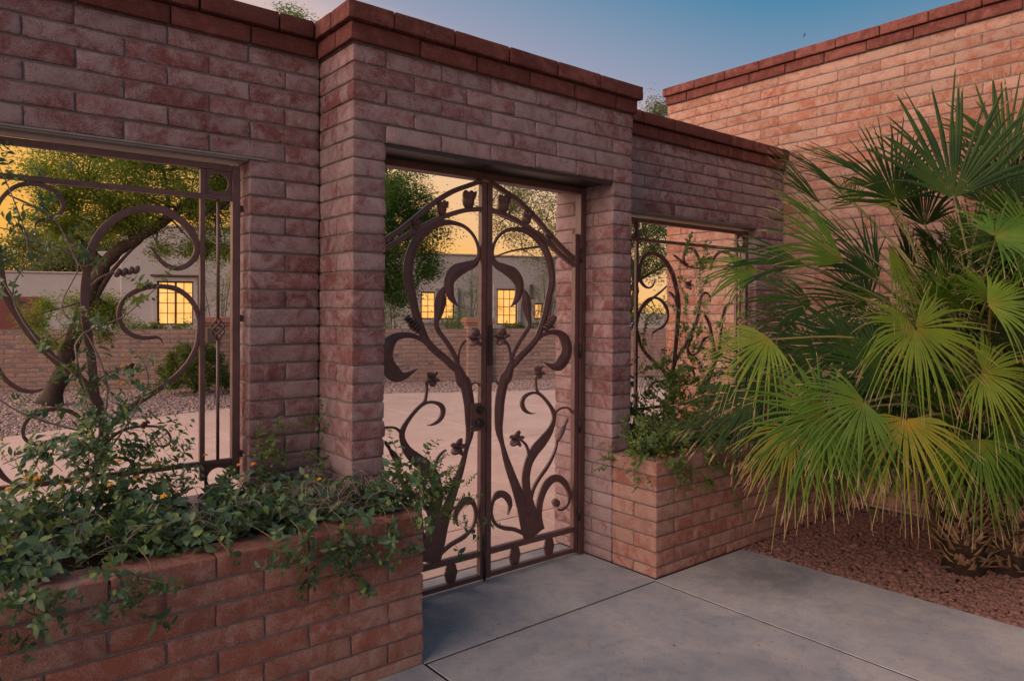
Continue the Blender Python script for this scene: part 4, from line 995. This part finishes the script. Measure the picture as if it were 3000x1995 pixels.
# ------------------------------------------------------------------ fan palm
palm = thing('fan_palm', 'bushy clumping fan palm with yellowing lower fronds in gravel bed', 'palm', (3.72, -1.66, 0)); po = Vector(palm.location)
def fan(hub, m, nrm, Rr, sp, kind, age):
    m = Vector(m).normalized(); nrm = Vector(nrm); nrm = (nrm - m*nrm.dot(m)).normalized(); sd = nrm.cross(m)
    n = max(12, int(sp*2/4.7)); V = []; Fc = []; UVs = []; secs = [0.02, .16, .32, .48, .62, .76, .88, 1.0]; ns = len(secs)
    dth = 2*R(sp)/n
    for i in range(n):
        th = -R(sp) + dth*(i+.5) + random.gauss(0, .03); rr = Rr*(1-.28*(abs(th)/R(sp))**2*(.5 if sp < 40 else 1))*U(.86, 1.06)
        dv = m*math.cos(th) + sd*math.sin(th); tv = -m*math.sin(th) + sd*math.cos(th)
        gz = U(.3, 1.6)*(.16 + .34*age); tw_ = random.gauss(0, .09)
        jn = U(.28, .42); brk = U(.55, .8) if U(0, 1) < .10+.16*age else 9
        pleat = 1
        base = len(V)
        cup = .10*abs(th)
        for s_ in secs:
            wd = min(s_, jn)*Rr*dth*.54 if s_ < jn else jn*Rr*dth*.52*(1-(s_-jn)/(1-jn))**.65
            wd = max(wd, .0012)
            sag = max(0, s_-.28)**2*Rr*gz
            if s_ > brk: sag += (s_-brk)*Rr*.75
            p = Vector(hub) + dv*rr*s_*(1 - .25*max(0, s_-.4)*gz) + tv*tw_*Rr*max(0, s_-.4) + nrm*(cup*s_*Rr*.35) - Vector((0, 0, sag))
            tvv = tv; up_ = nrm*wd*.75
            for e, q in ((-1, -up_*.0), (0, up_), (1, -up_*.0)):
                V.append(tuple(p + tvv*wd*e + q - po)); UVs.append(((e+1)/2, s_))
        for k in range(ns-1):
            for j in (0, 1): Fc.append((base+k*3+j, base+(k+1)*3+j, base+(k+1)*3+j+1, base+k*3+j+1))
    o = quads_mesh('frond', V, Fc, ('frond_dark', 'frond_green', 'frond_olive', 'frond_gold', 'frond_dead')[kind], palm, UVs)
    crown = Vector((3.72+U(-.10, .12), -1.62+U(-.15, .12), min(1.25, max(.7, hub[2]-.3))))
    if (Vector(hub)-crown).length < .15: crown.z -= .2
    b1 = crown.lerp(Vector(hub), .5) + Vector((0, 0, .10*(Vector(hub)-crown).length))
    mb = MB(); mb.tube(crom([tuple(crown-po), tuple(b1-po), tuple(Vector(hub)-po+m*.02)], 6), np.linspace(.013, .006, 13), 6, False)
    mb.build('petiole', 'stem_green' if kind < 2 else 'leaf_petiole', o, True)
simple('leaf_petiole', (.24, .21, .06), .6, .3, 10)
for f in FRONDS:
    k = f[11]; fan(f[0:3], f[3:6], f[6:9], f[9]*1.06, f[10], k, (.25, .55, .75, 1.)[k] if f[5] < .3 else .12)
for i in range(84):                                                  # inner, lower and far-side fronds that fill the clump
    low = i % 3 == 0
    a = U(2.2, 5.6) if low else U(0, 6.28); el = U(-.55, .0) if low else U(-.2, 1.25); d = Vector((math.cos(a)*math.cos(el), math.sin(a)*math.cos(el), math.sin(el)))
    hub = Vector((3.84, -1.50, 1.22 if low else 1.38)) + Vector((d.x*U(.3, .6), d.y*U(.3, .6), d.z*U(.7, 1.0))); hub.x = min(hub.x, 4.3)
    if d.x > .2: d.x *= .3
    d = d + Vector((random.gauss(0, .25), random.gauss(0, .25), random.gauss(0, .2)))
    nn = Vector((-d.x*.4+random.gauss(0, .3), -d.y*.4-.35+random.gauss(0, .3), 1)); fan(hub, d, nn, U(.34, .56), U(45, 110), random.choice((0, 0, 0, 0, 1) if not low else (0, 1, 1, 2, 4)), U(.35, .7) if low else U(.15, .7))
mbt = MB(); mbs = MB()
for (bx_, by_, h_, r_) in ((3.68, -1.62, 1.15, .17), (3.90, -1.84, .95, .16), (3.95, -1.45, 1.0, .14)):
    mbt.tube([(bx_-po.x, by_-po.y, -.03), (bx_-po.x+.01, by_-po.y, h_*.5), (bx_-po.x+.03, by_-po.y+.03, h_)], [r_*.8, r_*.75, r_*.5], 14)
    for i in range(520):
        z = U(.03, h_); a = U(0, 6.28); d = Vector((math.cos(a)*.7, math.sin(a)*.7, U(.0, .9) if i % 3 else U(.7, 1.4))).normalized()
        p = Vector((bx_+r_*.70*math.cos(a), by_+r_*.70*math.sin(a), z))-po; L = U(.06, .17)
        q = p + d*L; e = Vector((-math.sin(a), math.cos(a), 0))*U(.012, .030)
        mbs.add([tuple(p-e), tuple(p+e), tuple(q+e*.25+Vector((0, 0, .0))), tuple(q-e*.25), tuple((p+q)/2-Vector((0, 0, .012)))], [(0, 1, 2, 3), (0, 4, 1), (3, 2, 4), (0, 3, 4), (1, 4, 2)])
mbt.build('trunk', 'palm_trunk', palm, True); o_ = mbs.build('leaf_bases', 'leaf_base', palm); o_['kind'] = 'stuff'
# ------------------------------------------------------------------ trees, far wall and house beyond the gate
def leaf_cloud(clumps, per, size, aspect=.4, flat=.5, droop=.3):
    """clumps: (n,4) centre + radius; returns verts, quads"""
    C = np.asarray(clumps); n = len(C)*per
    ci = np.repeat(np.arange(len(C)), per)
    p = C[ci, :3] + rng.normal(0, 1, (n, 3))*C[ci, 3:4]*np.array([.55, .55, .42])
    d = rng.normal(0, 1, (n, 3)); d[:, 2] = d[:, 2]*flat - droop; d /= np.linalg.norm(d, axis=1, keepdims=True)
    e = np.cross(d, rng.normal(0, 1, (n, 3))); e /= np.maximum(np.linalg.norm(e, axis=1, keepdims=True), 1e-6)
    L = size*rng.uniform(.6, 1.4, (n, 1)); Wd = L*aspect
    V = np.stack([p, p + d*L*.5 + e*Wd*.5, p + d*L, p + d*L*.5 - e*Wd*.5], 1).reshape(-1, 3)
    return V, np.arange(4*n).reshape(-1, 4)
def tree(name, label, base, trunk, limbs, clumps, per, size, mat, group=None, aspect=.4, droop=.3, rad=.16, flat=.5):
    o = thing(name, label, 'tree', base, group); b0 = np.array(base)
    mb = MB()
    pth = np.array(crom([np.array(p) for p in trunk], 5)) - b0
    rr = np.linspace(rad, rad*.45, len(pth)); rr[:3] *= (1.5, 1.25, 1.1)
    mb.tube(pth + rng.normal(0, .012, pth.shape), rr*(1+.10*np.sin(np.arange(len(pth))*2.1)), 12); mb.build('trunk', 'bark', o, True)
    mb = MB()
    for lb in limbs:
        q = np.array(crom([np.array(p) for p in lb], 4)) - b0; r0 = rad*.42 if len(lb) > 3 else rad*.28
        mb.tube(q, np.linspace(r0, .012, len(q)), 7, False)
    ends = np.concatenate([np.array(crom([np.array(p) for p in lb], 4))[3:] for lb in limbs] + [np.array(crom([np.array(p) for p in trunk], 5))[len(trunk)*3:]])
    for cl in clumps[::2]:                                           # twigs reach every second clump
        cc_ = np.array(cl[:3]); e = ends[np.argmin(np.linalg.norm(ends-cc_, axis=1))]
        mid_ = (e+cc_)/2 + rng.normal(0, .08, 3)
        mb.tube(np.array([e, mid_, cc_])-b0, [.022, .013, .006], 5, False)
    mb.build('limbs', 'bark', o, True)
    V, Q = leaf_cloud(np.array(clumps) - np.array([*b0, 0]), per, size, aspect, flat, droop)
    cr = quads_mesh('crown', V, Q, mat, o); cr['kind'] = 'stuff'
    return o
def ell(n, ct, rad, r0=.28, shell=.45, keep=None):
    out = []
    while len(out) < n:
        d = np.random.default_rng(len(out)*7+n+int(ct[0]*100)+len(out)).normal(0, 1, 3) if False else rng.normal(0, 1, 3)
        d /= np.linalg.norm(d); q = d*(shell + (1-shell)*rng.random()**.5)
        p = np.array(ct)+q*np.array(rad)
        if keep is None or keep(p): out.append((*p, r0*rng.uniform(.6, 1.3)))
    return out
def fp0(s, n, z): q = FW0 + FE*s + FN*n; return (q.x, q.y, z)
# leaning mesquite in the gravel
tr_ = [(-.22, 12.27, -.05), (-.02, 12.12, .66), (.20, 11.95, 1.42), (.36, 11.82, 2.0), (.58, 11.66, 2.6), (.85, 11.44, 2.92), (1.19, 11.16, 3.18), (1.59, 10.84, 3.56), (1.84, 10.65, 3.85)]
lm = [[(.22, 11.94, 1.42), (.55, 11.67, 2.19), (.80, 11.48, 2.64), (1.14, 11.2, 3.08)], [(1.75, 10.7, 3.72), (2.13, 10.4, 3.62), (2.43, 10.16, 3.82), (2.8, 9.9, 4.1)],
      [(1.0, 11.3, 3.05), (.7, 11.6, 3.6), (.3, 11.9, 4.1)], [(1.5, 10.9, 3.5), (1.5, 11.1, 4.2), (1.3, 11.2, 4.9)], [(.6, 11.65, 2.6), (.1, 12.1, 3.2), (-.3, 12.5, 3.6), (-.8, 12.9, 3.9)]]
cl = ell(150, (1.2, 11.2, 4.2), (1.85, 1.5, .95), .30) + ell(26, (2.4, 10.3, 3.5), (.8, .7, .75), .25) + ell(36, (.4, 11.8, 3.5), (1.0, .6, .5), .24) + ell(22, (.1, 12.1, 1.5), (.9, .5, .55), .22) + ell(10, (1.7, 10.8, 2.95), (.5, .5, .3), .18)
tree('mesquite_tree', 'leaning mesquite with forked dark trunk rising from the gravel strip', (-.22, 12.27, 0), tr_, lm, cl, 430, .052, 'leaf_mesquite', None, .35, .35, .165)
# tall dense tree behind the far wall, its top shows over the garden wall
tr_ = [(6.45, 14.2, 0), (6.4, 14.25, 1.6), (6.5, 14.2, 3.4), (6.3, 14.3, 5.4), (6.2, 14.4, 7.5)]
lm = [[(6.4, 14.2, 2.2), (7.2, 13.6, 3.2), (8.0, 13.0, 4.4)], [(6.5, 14.2, 3.4), (5.6, 15.0, 5.0), (5.0, 15.5, 6.4)], [(6.3, 14.3, 5.4), (5.8, 14.7, 7.4), (5.5, 15, 9.2)], [(6.4, 14.2, 4.2), (7.4, 13.4, 5.6), (8.0, 12.9, 6.8)], [(6.4, 14.2, 1.8), (7.3, 13.5, 2.2), (8.1, 12.9, 2.4)]]
cl = ell(190, (6.5, 14.2, 5.6), (2.2, 2.1, 3.6), .42, .5) + ell(90, (7.85, 13.1, 3.5), (1.1, .7, 1.7), .36) + ell(14, (5.5, 15.0, 9.2), (.7, .7, .55), .3)
tree('shade_tree', 'tall dense green tree behind the far block wall', (6.45, 14.2, 0), tr_, lm, cl, 420, .072, 'leaf_tree', None, .35, .35, .2)
# airy tree further right
tr_ = [(14.0, 11.9, 0), (13.9, 11.95, 1.5), (14.1, 11.8, 3.0), (13.6, 12.2, 4.8), (13.7, 12.1, 6.4)]
lm = [[(13.9, 11.95, 1.5), (14.8, 11.2, 2.6), (15.6, 10.6, 3.2), (16.4, 9.9, 3.8)], [(14.0, 11.9, 2.8), (12.8, 12.9, 4.0), (11.8, 13.7, 4.6), (11.0, 14.3, 5.0)], [(13.6, 12.2, 4.8), (14.8, 11.2, 6.6), (15.4, 10.8, 8.2)], [(13.0, 12.7, 3.8), (11.9, 13.6, 3.6), (11.2, 14.2, 3.2)]]
cl = ell(170, (13.5, 12.3, 5.4), (3.1, 2.5, 2.5), .45, .35) + ell(20, (15.4, 10.8, 7.4), (.8, .7, .8), .34) + ell(20, (15.4, 10.8, 3.6), (1.2, 1.0, 1.0), .36)
tree('palo_verde', 'airy feathery tree standing before the grey house', (14.0, 11.9, 0), tr_, lm, cl, 300, .07, 'leaf_grey', None, .35, .35, .17)
tr_ = [fp0(10.4, 1.6, 0), fp0(10.3, 1.7, 1.2), fp0(10.7, 1.6, 2.4), fp0(10.5, 1.7, 3.6)]
lm = [[fp0(10.35, 1.65, 1.3), fp0(11.0, 1.5, 2.0), fp0(11.6, 1.4, 2.5), fp0(12.0, 1.4, 3.0)], [fp0(10.6, 1.6, 2.4), fp0(10.0, 1.7, 3.2), fp0(9.6, 1.8, 3.8)]]
q_ = FW0 + FE*10.7 + FN*1.8
cl = ell(90, (q_.x, q_.y, 4.2), (1.5, 1.2, 1.7), .36, .4) + ell(16, (q_.x, q_.y, 1.7), (1.3, .9, .3), .3)
tree('mesquite_tree', 'bushy tree with crooked dark limb seen through vine covered grille', fp0(10.4, 1.6, 0), tr_, lm, cl, 200, .07, 'leaf_mesquite', None, .35, .35, .15)
# soft willowy shrubs between far wall and house
def fp(s, n, z=0): q = FW0 + FE*s + FN*n; return (q.x, q.y, z)
def shrub(name, label, s, n, w_, h_, dens, mat='leaf_grey', size=.06, z0=.1, droop=.1, group=None):
    b0 = fp(s, n); o = thing(name, label, 'shrub', b0, group)
    st = []; cl_ = []
    for i in range(dens):
        x, y = rng.normal(0, w_*.38), rng.normal(0, w_*.3); z = z0 + (h_-z0)*rng.random()**.7*(1-.5*min(1, abs(x)/w_))
        cl_.append((x, y, z, .16+.1*rng.random()))
        if i % 3 == 0: st.append([(rng.normal(0, .1), rng.normal(0, .1), 0), (x*.5, y*.5, z*.6), (x, y, z)])
    stems_mesh(o, st, 'bark', 'stems', .012)
    V, Q = leaf_cloud(np.array(cl_), 70, size, .3, .8, droop)
    cr = quads_mesh('foliage', V, Q, mat, o); cr['kind'] = 'stuff'; return o
shrub('willowy_shrub', 'soft grey green shrub growing beside the wide lit window', -1.0, 2.2, 1.0, 3.3, 46)
shrub('willowy_shrub', 'pale airy shrub before the low grey wing at the mesquite trunk', -3.9, 2.0, 1.3, 2.3, 60)
shrub('willowy_shrub', 'broad loose shrub behind the far wall below the shade tree', 3.6, 2.6, 1.2, 2.8, 60, 'leaf_tree')
shrub('willowy_shrub', 'loose green shrub growing between the narrow and tall lit windows', 6.7, 6.0, .95, 3.6, 60, 'leaf_tree')
shrub('willowy_shrub', 'feathery yellow green shrub by the house end windows', 9.45, 6.0, 1.2, 3.6, 70)
shrub('willowy_shrub', 'short dark shrub under the pair of narrow lit windows', 4.9, 1.2, .9, 1.9, 40, 'leaf_tree')
# clipped round bush in front of the far wall
b0 = (2.45, 12.6, 0); o = thing('round_bush', 'clipped round green bush at the foot of the far block wall', 'bush', b0)
cl_ = []
for i in range(260):
    d = rng.normal(0, 1, 3); d[2] = abs(d[2]); d /= np.linalg.norm(d); k = .78+.24*rng.random()
    cl_.append((d[0]*.72*k, d[1]*.62*k, .10+d[2]*.98*k, .09))
V, Q = leaf_cloud(np.array(cl_), 60, .045, .5, 1., 0.); cr = quads_mesh('foliage', V, Q, 'leaf_bush', o); cr['kind'] = 'stuff'
stems_mesh(o, [[(0, 0, 0), (U(-.2, .2), U(-.2, .2), .4), (U(-.5, .5), U(-.4, .4), U(.5, .9))] for i in range(20)], 'bark', 'stems', .014)
# low hedge strips under the house windows
for lab, sa, sb, nn_ in (('low clipped hedge under the wide lit window', -3.8, -1.9, 3.6), ('low clipped hedge under the tall lit window by the gate', 7.2, 9.4, 3.8)):
    b0 = fp((sa+sb)/2, nn_); o = thing('hedge', lab, 'hedge', b0); cl_ = []
    for i in range(120):
        s_ = U(-(sb-sa)/2, (sb-sa)/2); y_ = U(-.3, .3); cl_.append((s_*.927+y_*.375, -s_*.375+y_*.927, U(.6, 1.33), .12))
    V, Q = leaf_cloud(np.array(cl_), 70, .06, .5, 1., 0.); cr = quads_mesh('foliage', V, Q, 'leaf_bush', o); cr['kind'] = 'stuff'
    stems_mesh(o, [[(U(-.6, .6), 0, 0), (U(-.6, .6), 0, .6), (U(-.6, .6), U(-.2, .2), 1.1)] for i in range(14)], 'bark', 'stems', .012)

# far block wall, along FE
RZ = math.atan2(-.375, .927)
fwall = thing('boundary_wall', 'low pinkish block wall across the far side of the driveway', 'wall', tuple(FW0)); fwall.rotation_euler[2] = RZ
def core_l(parent, boxes, mat='mortar', name='mortar'):
    mb = MB()
    for bx_ in boxes: mb.box(*bx_)
    return mb.build(name, mat, parent)
core_l(fwall, [(-9, 13.5, .006, .194, -.05, 13*c-.01)])
mbx = MB()
for k in range(0, 13):
    z0, z1 = k*c-.02, (k+1)*c-.02
    for a, b_ in row_joints(-9, 13.5, (0 if k % 2 else u), 2*u):
        if (-5.3 < a and b_ < -.25) or (2.75 < a and b_ < 7.75): block(fwall, a, b_, 0, .2, z0, z1, 'block_far', 'block', .6, 3)
        else: mbx.box(a+JT, b_-JT, 0, .2, z0+JT, z1-JT)
o_ = mbx.build('blocks', 'block_far', fwall); o_['kind'] = 'stuff'
def pillar(label, s, w_):
    q = FW0 + FE*s; o = thing('gate_pillar', label, 'pillar', (q.x, q.y, 0)); o.rotation_euler[2] = RZ
    core_l(o, [(-w_/2+.006, w_/2-.006, -.16, .30, -.05, 1.40)])
    for k in range(14):
        z0, z1 = k*c-.02, (k+1)*c-.02
        for a, b_ in row_joints(-w_/2, w_/2, (-w_/2 if k % 2 else -w_/2+u), 2*u): block(o, a, b_, -.17, .31, z0, z1, 'block_far', 'block', .6, 3)
    mb = MB(); mb.box(-w_/2-.04, w_/2+.04, -.21, .35, 1.403, 1.47); mb.box(-w_/2-.08, w_/2+.08, -.25, .39, 1.47, 1.53); mb.box(-w_/2-.05, w_/2+.05, -.22, .36, 1.53, 1.60)
    mb.build('cap', 'terracotta', o, bevel=.012)
    mb = MB(); mb.box(-w_/2+.10, -w_/2+.34, -.20, -.171, 1.0, 1.34); mb.build('plaque', 'sign_stone', o, bevel=.01)
    return o
pillar('block pillar with moulded cap and dark plaque seen between gate leaves', 5.42, .62)
pillar('block pillar with moulded cap and dark plaque behind the basket bar', -.82, .60)

# grey stucco house with lit windows
hs = thing('stucco_house', 'grey stucco house with glowing paned windows beyond the far wall', 'house', tuple(FH0)); hs.rotation_euler[2] = RZ
def hbox(name, b_, mat='stucco', bev=.03):
    mb = MB(); mb.box(*b_); return mb.build(name, mat, hs, bevel=bev)
hbox('wall', (-4.68, 1.9, 0, 8, 0, 4.55)); hbox('wall', (1.95, 14, .35, 8, 0, 3.9)); hbox('wall', (-5.5, -4.70, .6, 8, 0, 3.72)); hbox('wall', (-13, -5.52, 1.2, 8, 0, 2.96))
hbox('parapet_cap', (-4.74, 1.96, -.06, .3, 4.553, 4.63), 'stucco_warm'); hbox('parapet_cap', (1.99, 14.06, .30, .65, 3.903, 3.97), 'stucco_warm')
hbox('parapet_cap', (-13.05, -5.53, 1.15, 1.5, 2.963, 3.02), 'stucco_warm'); hbox('chimney', (-4.55, -3.75, .5, 1.3, 4.56, 4.75), 'stucco_warm')
hbox('garage_door', (-8.9, -7.3, 1.15, 1.196, 0, 2.15), 'door_red', .005)
hbox('downlight_column', (9.93, 10.06, .27, .345, 1.97, 2.82), 'sign_stone', .004)
def window(s0, s1, z0, z1, y, cols, rows, mull=None):
    fr = .05; mb = MB()
    mb.box(s0-fr, s1+fr, y-.05, y-.003, z0-fr, z0); mb.box(s0-fr, s1+fr, y-.05, y-.003, z1, z1+fr); mb.box(s0-fr, s0, y-.05, y-.003, z0, z1); mb.box(s1, s1+fr, y-.05, y-.003, z0, z1)
    xs_ = np.linspace(s0, s1, cols+1); zs_ = np.linspace(z0, z1, rows+1); hb = .012
    for i in range(1, cols):
        h_ = .035 if (mull and i == mull) else hb; mb.box(xs_[i]-h_, xs_[i]+h_, y-.042, y-.006, z0, z1)
    for j in range(1, rows):
        for i in range(cols): mb.box(xs_[i]+.013, xs_[i+1]-.013, y-.040, y-.008, zs_[j]-hb, zs_[j]+hb)
    wo_ = mb.build('window', 'window_frame', hs)
    mb = MB(); a_ = .14                                             # stucco surround standing proud, so the glass sits in a reveal
    mb.box(s0-fr-a_, s1+fr+a_, y-.13, y-.002, z1+fr+.003, z1+fr+a_); mb.box(s0-fr-a_, s1+fr+a_, y-.16, y-.002, z0-fr-a_, z0-fr-.003)
    mb.box(s0-fr-a_, s0-fr-.003, y-.13, y-.002, z0-fr-.003, z1+fr+.003); mb.box(s1+fr+.003, s1+fr+a_, y-.13, y-.002, z0-fr-.003, z1+fr+.003)
    mb.build('surround', 'stucco', wo_, bevel=.008)
    for i in range(cols):
        for j in range(rows):
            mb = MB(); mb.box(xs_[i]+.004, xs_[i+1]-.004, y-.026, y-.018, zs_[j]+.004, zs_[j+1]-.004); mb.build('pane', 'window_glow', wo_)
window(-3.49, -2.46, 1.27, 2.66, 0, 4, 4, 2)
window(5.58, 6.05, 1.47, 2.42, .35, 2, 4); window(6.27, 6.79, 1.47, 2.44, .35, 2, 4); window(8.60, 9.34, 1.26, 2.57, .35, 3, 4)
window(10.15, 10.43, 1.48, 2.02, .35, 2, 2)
hbox('window_hood', (-3.75, -2.2, -.22, -.004, 2.87, 2.93), 'window_frame', .01)
# distant trees left of the house
for lab, s, n, w_, h_ in (('hazy distant tree behind the low wing, tallest of its row', -9.5, 26, 5, 6.6), ('hazy distant tree rising over the flat parapet of the low wing', -6.4, 30, 4.5, 5.8), ('rounded hazy distant tree beyond the garage door', -12.5, 28, 5, 6.0)):
    b0 = fp(s, n); o = thing('distant_tree', lab, 'tree', b0, 'trees beyond the house'); mb = MB(); mb.tube([(0, 0, 0), (.1, 0, 1.5), (0, .1, 3.5)], [.3, .25, .15], 8); mb.build('trunk', 'bark', o, True)
    V, Q = leaf_cloud(np.array(ell(120, (0, 0, h_*.56), (w_*.62, w_*.5, h_*.44), .8, .5)), 220, .15, .5, .8, .1); cr = quads_mesh('crown', V, Q, 'leaf_far', o); cr['kind'] = 'stuff'

# small bird over the house wall
o = thing('bird', 'tiny dark bird flying high above the house wall', 'bird', (6.57, 1.19, 5.26))
mb = MB(); mb.tube([(-.02, .0, -.035), (-.008, 0, -.012), (.006, 0, .012), (.018, 0, .032), (.022, 0, .04)], [.001, .006, .008, .005, .001], 7); mb.build('body', 'bird_feather', o, True)
mb = MB(); mb.add([(.0, -.004, .005), (.012, -.004, .012), (.03, -.05, .035), (.0, .004, .005), (.012, .004, .012), (-.02, .05, .0)], [(0, 1, 2), (3, 5, 4)]); mb.build('wings', 'bird_feather', o)
# a few dry leaves and twigs blown onto the walk
mb = MB()
for i in range(16):
    x, y = U(.1, 2.7), U(-1.9, .1)
    if x > 1.75 and y > -.45: y = U(-1.5, -.6)
    L = U(.012, .03); V, Fc = leaf_geo(L, L*.4, U(.2, .7), U(-.3, .3), 3); a = U(0, 6.28); B = basis((math.cos(a), math.sin(a), 0))
    mb.add(V @ B.T + np.array((x, y, .004)), Fc)
for x, y, a in ((2.33, -1.22, .3), (.9, -.9, 2.)):
    mb.tube([(x, y, .004), (x+.03*math.cos(a), y+.03*math.sin(a), .006), (x+.06*math.cos(a+.3), y+.06*math.sin(a+.3), .004)], [.0016, .0015, .001], 5)
tag(mb.build('leaf_litter', 'twig'), 'scattered dry leaf scraps and twigs on the concrete walk', 'litter', kind='stuff')
